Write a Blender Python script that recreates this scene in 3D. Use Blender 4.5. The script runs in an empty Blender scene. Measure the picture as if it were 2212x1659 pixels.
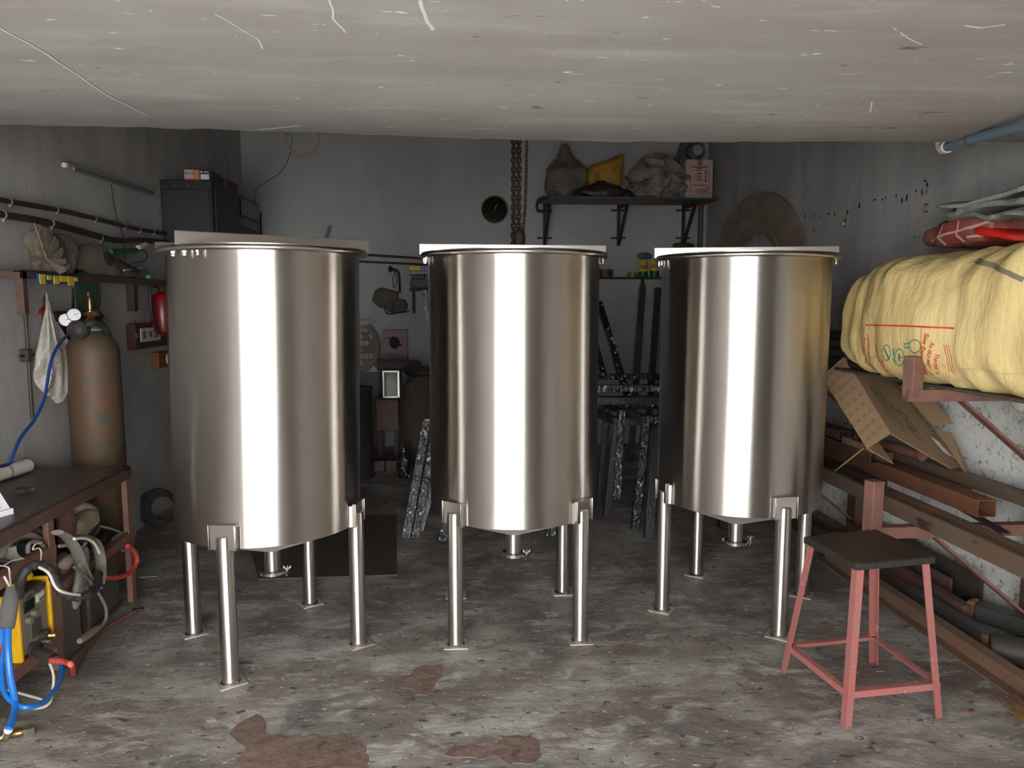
import bpy, bmesh, math, random
from mathutils import Vector as V, Matrix, noise
from mathutils.bvhtree import BVHTree
S = bpy.context.scene
COL = S.collection
random.seed(4)
PI = math.pi

# ---------------------------------------------------------------- camera
PITCH, YAW, FPX = math.radians(6.3), math.radians(4.2), 1600.0
cd = bpy.data.cameras.new('camera'); cam = bpy.data.objects.new('camera', cd); COL.objects.link(cam)
cd.sensor_width = 36; cd.lens = FPX/2212*36; cd.clip_start = .02
EYE = V((0, 0, 1.5))
cam.location = EYE; cam.rotation_euler = (PI/2-PITCH, 0, -YAW)
S.camera = cam
CF = V((math.sin(YAW)*math.cos(PITCH), math.cos(YAW)*math.cos(PITCH), -math.sin(PITCH)))
CR = V((math.cos(YAW), -math.sin(YAW), 0)); CU = CR.cross(CF)
def at(px, py, X=None, Y=None, Z=None):
    d = CF + CR*((px-1106)/FPX) - CU*((py-829.5)/FPX)
    t = X/d.x if X is not None else Y/d.y if Y is not None else (Z-1.5)/d.z
    return EYE + d*t

# ---------------------------------------------------------------- light
W = bpy.data.worlds.new('sky'); S.world = W; W.use_nodes = True
nt = W.node_tree; bg = nt.nodes['Background']
bg.inputs[0].default_value = (.97, .985, 1.0, 1); bg.inputs[1].default_value = 6.6
sun = bpy.data.lights.new('sun', 'SUN'); sun.energy = 22.0; sun.angle = math.radians(1); sun.color = (1, .98, .95)
so = bpy.data.objects.new('sun', sun); COL.objects.link(so)
so.rotation_euler = V((.55, .35, 1)).to_track_quat('Z', 'Y').to_euler()
S.view_settings.view_transform = 'Standard'; S.view_settings.look = 'None'
S.view_settings.gamma = 1; S.view_settings.use_curve_mapping = False
S.view_settings.exposure = 1.1

# ---------------------------------------------------------------- materials
def lin(c):
    return tuple((x/12.92 if x <= .04045 else ((x+.055)/1.055)**2.4) for x in (v/255 for v in c))
def nd(t, kind, **kw):
    n = t.nodes.new(kind)
    for k, v in kw.items(): setattr(n, k, v)
    return n
def mat(name, col, rough=.6, metal=0, var=None, scale=4, amt=.5, bump=0, bscale=30, stretch=(1, 1, 1), spots=None, spotscale=20, spotth=.62, trans=0, aniso=0, emit=0, coords='Object'):
    m = bpy.data.materials.new(name); m.use_nodes = True; t = m.node_tree; L = t.links
    b = t.nodes['Principled BSDF']
    b.inputs['Roughness'].default_value = rough; b.inputs['Metallic'].default_value = metal
    c = (*lin(col), 1); b.inputs['Base Color'].default_value = c
    if trans: b.inputs['Transmission Weight'].default_value = trans
    tc = nd(t, 'ShaderNodeTexCoord'); mp = nd(t, 'ShaderNodeMapping'); L.new(tc.outputs[coords], mp.inputs[0])
    mp.inputs['Scale'].default_value = stretch
    out = None
    if var:
        n = nd(t, 'ShaderNodeTexNoise'); n.inputs['Scale'].default_value = scale; n.inputs['Detail'].default_value = 8; n.inputs['Roughness'].default_value = .65
        L.new(mp.outputs[0], n.inputs[0])
        r = nd(t, 'ShaderNodeMapRange'); r.inputs[1].default_value = .35; r.inputs[2].default_value = .68; r.inputs[4].default_value = amt
        L.new(n.outputs[0], r.inputs[0])
        x = nd(t, 'ShaderNodeMix', data_type='RGBA'); x.inputs[6].default_value = c; x.inputs[7].default_value = (*lin(var), 1)
        L.new(r.outputs[0], x.inputs[0]); out = x.outputs[2]
    if spots:
        n = nd(t, 'ShaderNodeTexNoise'); n.inputs['Scale'].default_value = spotscale; n.inputs['Detail'].default_value = 5
        L.new(mp.outputs[0], n.inputs[0])
        r = nd(t, 'ShaderNodeMapRange'); r.inputs[1].default_value = spotth; r.inputs[2].default_value = spotth+.04
        L.new(n.outputs[0], r.inputs[0])
        x = nd(t, 'ShaderNodeMix', data_type='RGBA'); x.inputs[7].default_value = (*lin(spots), 1)
        if out: L.new(out, x.inputs[6])
        else: x.inputs[6].default_value = c
        L.new(r.outputs[0], x.inputs[0]); out = x.outputs[2]
    if out: L.new(out, b.inputs['Base Color'])
    if bump:
        n = nd(t, 'ShaderNodeTexNoise'); n.inputs['Scale'].default_value = bscale; n.inputs['Detail'].default_value = 6
        L.new(mp.outputs[0], n.inputs[0])
        p = nd(t, 'ShaderNodeBump'); p.inputs['Strength'].default_value = bump; p.inputs['Distance'].default_value = .02
        L.new(n.outputs[0], p.inputs['Height']); L.new(p.outputs[0], b.inputs['Normal'])
    return m

def steel(name, rough, aniso, wob=.12, base=(196, 190, 184)):
    """brushed stainless: the grain runs round the vessel, so highlights stretch up and down"""
    m = bpy.data.materials.new(name); m.use_nodes = True; t = m.node_tree; L = t.links
    b = t.nodes['Principled BSDF']; b.inputs['Metallic'].default_value = 1
    tc = nd(t, 'ShaderNodeTexCoord')
    mp = nd(t, 'ShaderNodeMapping'); mp.inputs['Scale'].default_value = (1, 1, 90); L.new(tc.outputs['Object'], mp.inputs[0])
    g = nd(t, 'ShaderNodeTexNoise'); g.inputs['Scale'].default_value = 3; g.inputs['Detail'].default_value = 4; L.new(mp.outputs[0], g.inputs[0])
    r = nd(t, 'ShaderNodeMapRange'); r.inputs[3].default_value = rough*.85; r.inputs[4].default_value = rough*1.15
    L.new(g.outputs[0], r.inputs[0]); L.new(r.outputs[0], b.inputs['Roughness'])
    x = nd(t, 'ShaderNodeMix', data_type='RGBA'); x.inputs[6].default_value = (*lin([v*.94 for v in base]), 1); x.inputs[7].default_value = (*lin([min(255, v*1.05) for v in base]), 1)
    n2 = nd(t, 'ShaderNodeTexNoise'); n2.inputs['Scale'].default_value = 2.2; n2.inputs['Detail'].default_value = 3; L.new(tc.outputs['Object'], n2.inputs[0])
    L.new(n2.outputs[0], x.inputs[0]); L.new(x.outputs[2], b.inputs['Base Color'])
    mp2 = nd(t, 'ShaderNodeMapping'); mp2.inputs['Scale'].default_value = (5, 5, .5); L.new(tc.outputs['Object'], mp2.inputs[0])
    n3 = nd(t, 'ShaderNodeTexNoise'); n3.inputs['Scale'].default_value = 1.2; n3.inputs['Detail'].default_value = 1; L.new(mp2.outputs[0], n3.inputs[0])
    p = nd(t, 'ShaderNodeBump'); p.inputs['Strength'].default_value = wob; p.inputs['Distance'].default_value = .03; L.new(n3.outputs[0], p.inputs['Height']); L.new(p.outputs[0], b.inputs['Normal'])
    if aniso:
        b.inputs['Anisotropic'].default_value = aniso; b.inputs['Anisotropic Rotation'].default_value = .25
        tg = nd(t, 'ShaderNodeTangent', direction_type='RADIAL', axis='Z'); L.new(tg.outputs[0], b.inputs['Tangent'])
    return m
STEEL = steel('brushed stainless steel', .33, 1.0)
STEELP = steel('brushed stainless pipe', .34, .85, .03)
STEELM = steel('plain stainless steel', .26, 0, .05)
SATIN = steel('satin stainless', .62, 0, .02, (214, 208, 202))
STEELH = steel('matt stainless sheet', .30, 0, .03, (176, 168, 160))
def M_(n, *a, **k):
    return mat(n, *a, **k)
BLACKP = M_('black paint', (28, 29, 34), .5, var=(44, 44, 48), scale=3)
DARKST = M_('dark grimy steel', (70, 58, 52), .6, .3, var=(38, 33, 31), scale=9, bump=.2)
REDOX = M_('red oxide painted steel', (134, 94, 80), .6, 0, var=(84, 62, 54), scale=8, amt=.7, bump=.15, spots=(150, 112, 98), spotscale=26, spotth=.68)
REDOXD = M_('dark red oxide steel', (92, 66, 58), .6, 0, var=(58, 46, 42), scale=10, amt=.8, bump=.15)
PINKRED = M_('faded red paint', (168, 94, 90), .55, 0, var=(150, 110, 102), scale=12, amt=.8, bump=.12, spots=(208, 170, 150), spotscale=34, spotth=.7)
RUST = M_('rusty steel', (104, 88, 76), .75, .1, var=(126, 90, 66), scale=7, amt=.9, bump=.3, bscale=60)
RUSTO = M_('orange rust', (128, 84, 54), .8, 0, var=(98, 66, 48), scale=9, amt=.9, bump=.2)
MILL = M_('mill scale steel', (116, 106, 95), .5, .4, var=(122, 84, 60), scale=6, amt=.8, bump=.15, stretch=(1, .25, 1), spots=(70, 60, 54), spotscale=18, spotth=.6)
BLKBAR = M_('black tube steel', (64, 64, 62), .45, .2, var=(84, 78, 72), scale=10, bump=.1)
BROWNP = M_('brown grimy panel', (88, 66, 56), .6, var=(48, 40, 36), scale=5, amt=.9, bump=.1)
TOPM = M_('worn brown table top', (82, 66, 57), .38, .2, var=(50, 40, 36), scale=3, amt=.9, bump=.12, stretch=(1, .4, 1), spots=(92, 76, 62), spotscale=12, spotth=.66)
CYLM = M_('worn cylinder paint', (84, 70, 56), .6, .1, var=(98, 68, 46), scale=6, amt=.9, bump=.12, bscale=50, spots=(74, 70, 60), spotscale=13, spotth=.56)
CLOTHB = M_('brown cloth', (122, 110, 96), .9, var=(72, 64, 56), scale=9, bump=.5, bscale=80)
CLOTHW = M_('dirty white cloth', (196, 190, 180), .9, var=(120, 110, 100), scale=9, bump=.4, bscale=60)
CLOTHG = M_('grey tarpaulin', (136, 142, 134), .6, var=(98, 104, 98), scale=9, bump=.4, bscale=70)
SACKG = M_('grey woven sack', (132, 126, 118), .75, var=(64, 58, 54), scale=7, amt=.9, bump=.5, bscale=40)
SACKP = M_('dirty pale sack', (176, 160, 148), .75, var=(84, 70, 64), scale=8, amt=.9, bump=.6, bscale=30)
SACKY = M_('old yellow sack', (196, 146, 50), .6, var=(96, 74, 42), scale=5, amt=.7, bump=.4, bscale=30)
YELBAG = M_('cream yellow plastic bag', (240, 216, 154), .38, var=(206, 178, 116), scale=4, amt=.7, bump=.7, bscale=16, stretch=(1, 1, .35))
CARD = M_('brown cardboard', (158, 128, 98), .85, var=(138, 112, 88), scale=4, amt=.6, bump=.1)
CARDW = M_('white carton board', (206, 190, 182), .8, var=(150, 136, 128), scale=5, amt=.6)
REDPL = M_('red plastic wrap', (160, 60, 54), .45, var=(124, 104, 96), scale=5, amt=1, bump=.4)
REDBR = M_('bright red cloth', (206, 34, 24), .6)
TAPE = M_('pale strap', (206, 168, 156), .5)
RUB = M_('grey rubber hose', (126, 119, 107), .7, var=(76, 70, 64), scale=12, bump=.15)
RUBD = M_('dark rubber', (46, 44, 42), .6, var=(66, 62, 56), scale=14, bump=.2)
WIRE = M_('white cable', (206, 200, 188), .5, var=(160, 152, 138), scale=20)
BLUEH = M_('blue hose', (34, 112, 196), .35, var=(26, 92, 168), scale=20)
BLUED = M_('deep blue hose', (30, 58, 122), .35)
REDH = M_('red hose', (196, 66, 54), .5, var=(150, 70, 58), scale=10)
BRASS = M_('brass', (180, 148, 96), .35, .9, var=(120, 96, 66), scale=20)
CHROME = M_('bright zinc', (200, 198, 194), .25, .95)
YELP = M_('yellow enamel', (228, 176, 22), .4, var=(196, 146, 20), scale=6)
PANELG = M_('grey instrument panel', (128, 122, 106), .5, var=(104, 98, 84), scale=8)
WHITEP = M_('white paper', (232, 228, 236), .7)
INK = M_('black ink', (30, 28, 28), .7)
INKG = M_('green ink', (66, 84, 40), .7)
INKT = M_('teal ink', (40, 136, 116), .7)
INKR = M_('red ink', (214, 76, 48), .7)
INKP = M_('pink red ink', (176, 60, 76), .7)
WHITEPL = M_('ivory plastic', (206, 200, 182), .5)
GREENP = M_('green plastic', (26, 92, 52), .5)
GREEND = M_('dark green disc', (62, 84, 60), .6, var=(34, 46, 34), scale=20)
REDX = M_('extinguisher red', (128, 28, 32), .3)
GREYPL = M_('grey plastic', (110, 112, 108), .5)
BLUEPL = M_('blue plastic', (30, 64, 140), .4)
YELPL = M_('yellow plastic', (214, 186, 40), .5)
GREENC = M_('green can paint', (22, 96, 50), .4)
PIPEB = M_('blue grey pipe', (104, 122, 138), .5, var=(86, 98, 108), scale=14)
CHAINM = M_('rusty chain steel', (74, 54, 46), .6, .4, var=(48, 38, 34), scale=40)
GOLD = M_('gold rim', (176, 150, 104), .3, .9)
FILM = M_('black tube in clear film', (46, 46, 48), .2, 0, var=(24, 24, 26), scale=14, amt=1, bump=1.0, bscale=26, stretch=(1, 1, .7), spots=(196, 196, 198), spotscale=30, spotth=.6)  # pale spots are the film's sparkling highlights, painted into the colour
FILMP = M_('clear film over silver tube', (190, 190, 192), .25, .2, var=(90, 90, 94), scale=16, amt=1, bump=1.0, bscale=30, spots=(215, 215, 215), spotscale=26, spotth=.6)
FILMD = M_('smooth black wrapped tube', (40, 42, 44), .3, 0, var=(56, 60, 62), scale=6, bump=.3)
BRANCH = M_('broom straw', (150, 112, 74), .8, var=(112, 82, 54), scale=20)
SEAT = M_('worn black seat sheet', (52, 42, 38), .38, .1, var=(36, 28, 26), scale=5, amt=.9, bump=.1, spots=(120, 104, 84), spotscale=30, spotth=.73)
SEATE = M_('black seat edge', (26, 26, 26), .5, var=(60, 56, 48), scale=30, amt=.6)
RINGM = M_('brown steel ring', (138, 122, 108), .7, .1, var=(90, 76, 64), scale=5, amt=.7, bump=.1)
FLOWER = M_('yellow marigold petals', (236, 190, 20), .8)
GLASSD = M_('dark display window', (20, 22, 26), .15)
PINKC = M_('pink cotton', (124, 84, 84), .9, var=(92, 60, 62), scale=20, bump=.4)

# ---------------------------------------------------------------- mesh tools
class MB:
    def __init__(s): s.v = []; s.f = []
    def add(s, vs, fs):
        o = len(s.v); s.v += [V(p) for p in vs]; s.f += [tuple(i+o for i in f) for f in fs]; return s
    def box(s, c, d, rz=0, rx=0, ry=0, M=None):
        c = V(c); R = M if M else Matrix.Rotation(rz, 3, 'Z') @ Matrix.Rotation(ry, 3, 'Y') @ Matrix.Rotation(rx, 3, 'X')
        vs = [c + R @ V((x*d[0]/2, y*d[1]/2, z*d[2]/2)) for x in (-1, 1) for y in (-1, 1) for z in (-1, 1)]
        return s.add(vs, [(0, 1, 3, 2), (4, 6, 7, 5), (0, 4, 5, 1), (2, 3, 7, 6), (0, 2, 6, 4), (1, 5, 7, 3)])
    def bar(s, a, b, w, h=None, up=(0, 0, 1)):
        a, b = V(a), V(b); h = h or w; d = (b-a); L = d.length; y = d.normalized(); u = V(up)
        if abs(y.dot(u)) > .98: u = V((0, 1, 0))
        x = y.cross(u).normalized(); z = x.cross(y)
        M = Matrix((x, y, z)).transposed()
        return s.box((a+b)/2, (w, L, h), M=M)
    def angle(s, a, b, w, t=.005, u=(1, 0, 0), v=(0, 0, 1)):
        """angle iron from a to b, flanges along u and v"""
        u, v = V(u).normalized(), V(v).normalized(); a, b = V(a), V(b)
        pr = [(0, 0), (w, 0), (w, t), (t, t), (t, w), (0, w)]
        return s.extr([a+u*p+v*q for p, q in pr], [b+u*p+v*q for p, q in pr])
    def extr(s, A, B):
        n = len(A); return s.add(list(A)+list(B), [tuple(range(n))[::-1], tuple(range(n, 2*n))] + [(i, (i+1) % n, n+(i+1) % n, n+i) for i in range(n)])
    def lathe(s, prof, c=(0, 0, 0), n=32, M=None, cap=True, a0=0, a1=2*PI):
        c = V(c); o = []; fs = []; full = abs(a1-a0-2*PI) < 1e-6; m = n if full else n+1
        for r, z in prof:
            for i in range(m):
                a = a0+(a1-a0)*i/n; p = V((r*math.cos(a), r*math.sin(a), z)); o.append(c+(M @ p if M else p))
        for j in range(len(prof)-1):
            for i in range(n):
                k = (i+1) % m; fs.append((j*m+i, j*m+k, (j+1)*m+k, (j+1)*m+i))
        if cap and full:
            if prof[0][0] > 1e-5: fs.append(tuple(range(m))[::-1])
            if prof[-1][0] > 1e-5: fs.append(tuple((len(prof)-1)*m+i for i in range(m)))
        return s.add(o, fs)
    def cyl(s, a, b, r, n=16, r2=None):
        a, b = V(a), V(b); d = b-a; q = d.to_track_quat('Z', 'Y').to_matrix()
        return s.lathe([(r, 0), (r if r2 is None else r2, d.length)], a, n, q)
    def tube(s, pts, r, n=8, smooth=4, flat=1.0):
        P = [V(p) for p in pts]
        if smooth > 1 and len(P) > 2:
            Q = []
            for i in range(len(P)-1):
                p0, p1, p2, p3 = P[max(i-1, 0)], P[i], P[i+1], P[min(i+2, len(P)-1)]
                for k in range(smooth):
                    t = k/smooth
                    Q.append(.5*((2*p1)+(p2-p0)*t+(2*p0-5*p1+4*p2-p3)*t*t+(3*p1-p0-3*p2+p3)*t**3))
            Q.append(P[-1]); P = Q
        o = []; fs = []; u = None
        for i, p in enumerate(P):
            d = (P[min(i+1, len(P)-1)]-P[max(i-1, 0)]).normalized()
            if u is None: u = d.cross(V((0, 0, 1))) if abs(d.z) < .9 else d.cross(V((0, 1, 0)))
            u = (u-d*u.dot(d)).normalized(); w = d.cross(u)
            rr = r(i/(len(P)-1)) if callable(r) else r
            for k in range(n):
                a = 2*PI*k/n; o.append(p+u*rr*math.cos(a)+w*rr*flat*math.sin(a))
        for i in range(len(P)-1):
            for k in range(n):
                fs.append((i*n+k, i*n+(k+1) % n, (i+1)*n+(k+1) % n, (i+1)*n+k))
        fs.append(tuple(range(n))[::-1]); fs.append(tuple((len(P)-1)*n+k for k in range(n)))
        return s.add(o, fs)
    def torus(s, c, R, r, M=None, n=16, k=6, sy=1.0):
        c = V(c); o = []; fs = []
        for i in range(n):
            a = 2*PI*i/n
            for j in range(k):
                b = 2*PI*j/k; x = R+r*math.cos(b); p = V((x*math.cos(a), x*math.sin(a)*sy, r*math.sin(b))); o.append(c+(M @ p if M else p))
        for i in range(n):
            for j in range(k): fs.append((i*k+j, ((i+1) % n)*k+j, ((i+1) % n)*k+(j+1) % k, i*k+(j+1) % k))
        return s.add(o, fs)
    def plate(s, pts, n):
        """solid slab: polygon pts thickened along vector n"""
        n = V(n); return s.extr([V(p) for p in pts], [V(p)+n for p in pts])
    def blob(s, c, r, e=.8, nu=40, nv=24, seed=0, amp=.08, fs=3., ridge=.0, zmin=None, M=None, st=(1, 1, 1), fn=None):
        """crumpled soft body: superellipsoid displaced by fold noise"""
        c = V(c); o = []; F = []; sd = V((seed*3.1, seed*7.7, seed*1.3))
        sp = lambda x, p: math.copysign(abs(x)**p, x)
        for j in range(nv+1):
            th = -PI/2+PI*j/nv
            for i in range(nu):
                ph = 2*PI*i/nu
                p = V((sp(math.cos(th), e)*sp(math.cos(ph), e)*r[0], sp(math.cos(th), e)*sp(math.sin(ph), e)*r[1], sp(math.sin(th), e)*r[2]))
                q = V((p.x*st[0], p.y*st[1], p.z*st[2]))*fs+sd
                k = amp*noise.noise(q)*1.6+amp*.5*noise.noise(q*2.3)
                if ridge: k += ridge*(.5-abs(noise.noise(q*1.7+V((9, 2, 4)))))*2
                p = p*(1+k)
                if fn: p = fn(p)
                if M: p = M @ p
                p = c+p
                if zmin is not None and p.z < zmin: p.z = zmin
                o.append(p)
        for j in range(nv):
            for i in range(nu): F.append((j*nu+i, j*nu+(i+1) % nu, (j+1)*nu+(i+1) % nu, (j+1)*nu+i))
        return s.add(o, F)
    def obj(s, name, m, parent=None, bevel=0, ang=35, label=None):
        c = V((0, 0, 0))
        if s.v:
            lo = V([min(p[i] for p in s.v) for i in range(3)]); hi = V([max(p[i] for p in s.v) for i in range(3)]); c = (lo+hi)/2; c.z = lo.z
        me = bpy.data.meshes.new(name); me.from_pydata([p-c for p in s.v], [], s.f); me.materials.append(m)
        bm = bmesh.new(); bm.from_mesh(me); bmesh.ops.recalc_face_normals(bm, faces=bm.faces); bm.to_mesh(me); bm.free()
        me.polygons.foreach_set('use_smooth', [True]*len(me.polygons)); me.set_sharp_from_angle(angle=math.radians(ang))
        o = bpy.data.objects.new(name, me); COL.objects.link(o)
        off = V((0, 0, 0)); q = parent
        while q: off += q.location; q = q.parent
        o.location = c-off; o.parent = parent
        if bevel:
            b = o.modifiers.new('bevel', 'BEVEL'); b.width = bevel; b.segments = 2; b.limit_method = 'ANGLE'
        if label: o['label'] = label
        return o
def thing(name, label, cat, loc, group=None):
    o = bpy.data.objects.new(name, None); o.empty_display_size = .05; COL.objects.link(o); o.location = V(loc)
    o['label'] = label; o['category'] = cat
    if group: o['group'] = group
    return o
def tag(o, label, cat, group=None):
    o['label'] = label; o['category'] = cat
    if group: o['group'] = group
    return o
def struct(o): o['kind'] = 'structure'; return o
def text(body, org, u, v, size, m, parent=None, name='lettering', bvh=None, nrm=None, thick=.0008, align='LEFT', bold=0.0, fit=None):
    cu = bpy.data.curves.new('t', 'FONT'); cu.body = body; cu.size = size; cu.align_x = align; cu.offset = bold
    t = bpy.data.objects.new('t', cu); COL.objects.link(t)
    dg = bpy.context.evaluated_depsgraph_get(); me = bpy.data.meshes.new_from_object(t.evaluated_get(dg))
    bpy.data.objects.remove(t); u = V(u).normalized(); v = V(v).normalized(); n = u.cross(v); org = V(org)
    vs = [w.co.copy() for w in me.vertices]; fs = [tuple(p.vertices) for p in me.polygons]
    sx = 1
    if fit:
        w = max(p.x for p in vs)-min(p.x for p in vs); sx = fit/w
    mb = MB(); mb.add([org+u*p.x*sx+v*p.y+n*thick for p in vs], fs)
    if bvh: wrap(mb, bvh, nrm or n)
    return mb.obj(name, m, parent)
def wrap(mb, bvh, n, off=.0025):
    n = V(n).normalized()
    for i, p in enumerate(mb.v):
        h = bvh.ray_cast(p+n*1.0, -n)
        if h[0] is not None: mb.v[i] = h[0]+n*off
def strip(mb, pts, w, n, sub=12):
    """flat printed line along pts, width w, facing n"""
    n = V(n).normalized(); Q = []
    for a, b in zip(pts[:-1], pts[1:]):
        for k in range(sub): Q.append(V(a)+(V(b)-V(a))*k/sub)
    Q.append(V(pts[-1])); o = []
    for i, p in enumerate(Q):
        d = (Q[min(i+1, len(Q)-1)]-Q[max(i-1, 0)]).normalized(); x = d.cross(n).normalized()
        o += [p+x*w/2, p-x*w/2]
    return mb.add(o, [(2*i, 2*i+1, 2*i+3, 2*i+2) for i in range(len(Q)-1)])
def copy_tree(o, loc, rz=0, label=None):
    r = o.copy(); COL.objects.link(r); r.location = loc; r.rotation_euler.z = rz
    if label: r['label'] = label
    def rec(a, b):
        for ch in a.children:
            c = ch.copy(); COL.objects.link(c); c.parent = b; rec(ch, c)
    rec(o, r); return r

# ---------------------------------------------------------------- the setting
XL, XR, YB, YF = -2.12, 2.60, 7.7, -.7
def plaster(name, cfg):
    """grimy plaster: base, blotches, streaks, pale scratches; whitewash low down when asked"""
    m = bpy.data.materials.new(name); m.use_nodes = True; t = m.node_tree; L = t.links; b = t.nodes['Principled BSDF']
    b.inputs['Roughness'].default_value = cfg.get('rough', .75)
    tc = nd(t, 'ShaderNodeTexCoord'); geo = nd(t, 'ShaderNodeNewGeometry')
    def noi(scale, st=(1, 1, 1), det=6, dist=0, ro=.6):
        mp = nd(t, 'ShaderNodeMapping'); mp.inputs['Scale'].default_value = st; L.new(geo.outputs['Position'], mp.inputs[0])
        n = nd(t, 'ShaderNodeTexNoise'); n.inputs['Scale'].default_value = scale; n.inputs['Detail'].default_value = det; n.inputs['Distortion'].default_value = dist; n.inputs['Roughness'].default_value = ro
        L.new(mp.outputs[0], n.inputs[0]); return n.outputs[0]
    def rng(x, a, c, lo=0, hi=1):
        r = nd(t, 'ShaderNodeMapRange'); r.inputs[1].default_value = a; r.inputs[2].default_value = c; r.inputs[3].default_value = lo; r.inputs[4].default_value = hi; L.new(x, r.inputs[0]); return r.outputs[0]
    def mix(f, A, B):
        x = nd(t, 'ShaderNodeMix', data_type='RGBA'); L.new(f, x.inputs[0])
        for s, i in ((A, 6), (B, 7)):
            if isinstance(s, tuple): x.inputs[i].default_value = (*lin(s), 1)
            else: L.new(s, x.inputs[i])
        return x.outputs[2]
    def mul(a, c):
        x = nd(t, 'ShaderNodeMath', operation='MULTIPLY'); L.new(a, x.inputs[0]); L.new(c, x.inputs[1]); return x.outputs[0]
    c = mix(rng(noi(cfg.get('s1', 1.3), det=9), .35, .68), cfg['a'], cfg['b'])
    c = mix(rng(noi(cfg.get('s2', 2.5), cfg['st'], 7), .45, .75, 0, cfg.get('stamt', .5)), c, cfg['c'])
    sep = nd(t, 'ShaderNodeSeparateXYZ'); L.new(geo.outputs['Position'], sep.inputs[0])
    h = []
    if 'low' in cfg:   # rough whitewash up to a wandering line
        zz = nd(t, 'ShaderNodeMath', operation='ADD'); L.new(sep.outputs[2], zz.inputs[0]); L.new(rng(noi(1.2), .3, .7, -.25, .25), zz.inputs[1])
        f = rng(zz.outputs[0], cfg['lowz'], cfg['lowz']-.25)
        w = mix(rng(noi(26, det=9, ro=.8), .52, .66), cfg['low'], cfg['low2'])
        c = mix(f, c, w)
    for (sc, st, th, col, dist, *sf) in cfg.get('flecks', ()):
        sf = sf or (.012, 1, 3)
        c = mix(rng(noi(sc, st, sf[2], dist), th, th+sf[0], 0, sf[1]), c, col)
    L.new(c, b.inputs['Base Color'])
    p = nd(t, 'ShaderNodeBump'); p.inputs['Strength'].default_value = cfg.get('bump', .25); p.inputs['Distance'].default_value = .02
    L.new(noi(cfg.get('bs', 12), cfg.get('bst', (1, 1, 1)), 8), p.inputs['Height']); L.new(p.outputs[0], b.inputs['Normal'])
    return m
SOFFIT = plaster('painted soffit', dict(a=(172, 170, 167), b=(160, 156, 152), c=(140, 134, 128), s1=1.6, s2=2.2, st=(.35, 2.2, 1), stamt=.55, bump=.1, bs=9, bst=(.4, 1.6, 1),
    flecks=((5, (.25, 2, 1), .52, (190, 188, 185), .6, .15, .6, 8), (42, (.25, 1, 1), .70, (238, 238, 238), .5), (24, (.3, 1, 1), .715, (236, 236, 236), 1.0), (16, (.35, 1.4, 1), .71, (128, 112, 102), .3), (70, (.3, 1, 1), .72, (240, 240, 240), .3))))
WALLB = plaster('grey back wall plaster', dict(a=(182, 183, 184), b=(160, 160, 160), c=(192, 190, 186), s1=.9, st=(2.2, 2.2, .5), stamt=.4, flecks=((30, (1, 1, .6), .74, (70, 64, 60), .4),)))
WALLL = plaster('grey left wall plaster', dict(a=(184, 181, 176), b=(158, 156, 152), c=(134, 128, 124), s1=1.4, st=(2, 2, .6), stamt=.5, flecks=((26, (1, 1, .5), .73, (178, 172, 160), .5), (20, (1, 1, 1), .745, (92, 66, 56), .6))))
WALLR = plaster('grey right wall plaster', dict(a=(186, 185, 182), b=(160, 158, 156), c=(132, 136, 142), s1=1.3, st=(1, 2.6, .35), stamt=.7, low=(226, 226, 222), low2=(92, 90, 84), lowz=1.2,
    flecks=((22, (1, .5, 1), .735, (188, 190, 192), .8),), bump=.35))
FLOOR = plaster('grimy concrete floor', dict(a=(140, 133, 125), b=(96, 84, 78), c=(192, 190, 184), s1=1.7, s2=2.6, st=(.8, 1.2, 1), stamt=.8, rough=.5, bump=.45, bs=14, bst=(.8, 1.2, 1),
    flecks=((5, (.7, 1.3, 1), .50, (112, 97, 91), .8, .16, .8, 9), (8, (.7, 1.4, 1), .53, (186, 183, 176), 1.0, .14, .75, 10), (3.1, (.8, 1.2, 1), .54, (92, 92, 88), .8, .1, .75, 9),
        (22, (.8, 1.4, 1), .61, (70, 66, 63), .4, .03, .9, 6), (38, (.7, 1.5, 1), .63, (204, 201, 195), .5, .04, .8, 5), (70, (1, 1.2, 1), .66, (60, 58, 56), .2, .03, .8, 3))))
DIRT = M_('brown mortar patch', (124, 103, 92), .9, var=(98, 80, 70), scale=9, amt=.9, bump=.5, bscale=24, spots=(78, 68, 62), spotscale=18, spotth=.64)
OUTG = M_('sunlit concrete yard', (174, 172, 168), .9, var=(150, 148, 146), scale=1)
CEIL2 = M_('upper room ceiling', (175, 175, 172), .9, var=(110, 110, 110), scale=2)
def slab(name, lo, hi, m):
    lo, hi = V(lo), V(hi); return struct(MB().box((lo+hi)/2, hi-lo).obj(name, m))
# floor: gently uneven surface
mb = MB(); nx, ny = 70, 110
for j in range(ny+1):
    for i in range(nx+1):
        x = XL-.1+(XR-XL+.2)*i/nx; y = YF+(YB+.1-YF)*j/ny
        mb.v.append(V((x, y, -.004*abs(noise.noise(V((x*1.4, y*1.4, 3)))))))
mb.f = [(j*(nx+1)+i, j*(nx+1)+i+1, (j+1)*(nx+1)+i+1, (j+1)*(nx+1)+i) for j in range(ny) for i in range(nx)]
floor = struct(mb.obj('floor', FLOOR, ang=80))
slab('ground', (-14, -16, -.12), (14, YF, -.01), OUTG)
wall_l = slab('wall_left', (XL-.2, YF, -.02), (XL, YB, 3.5), WALLL)
wall_r = slab('wall_right', (XR, YF, -.02), (XR+.2, YB, 3.5), WALLR)
wall_b = slab('wall_back', (XL-.2, YB, -.02), (XR+.2, YB+.2, 3.5), WALLB)
slab('ceiling', (XL-.2, 2.6, 3.5), (XR+.2, YB+.2, 3.6), CEIL2)
slab('wall_front', (XL-.2, YF-.2, -.02), (-1.92, YF, 2.15), WALLL)
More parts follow.
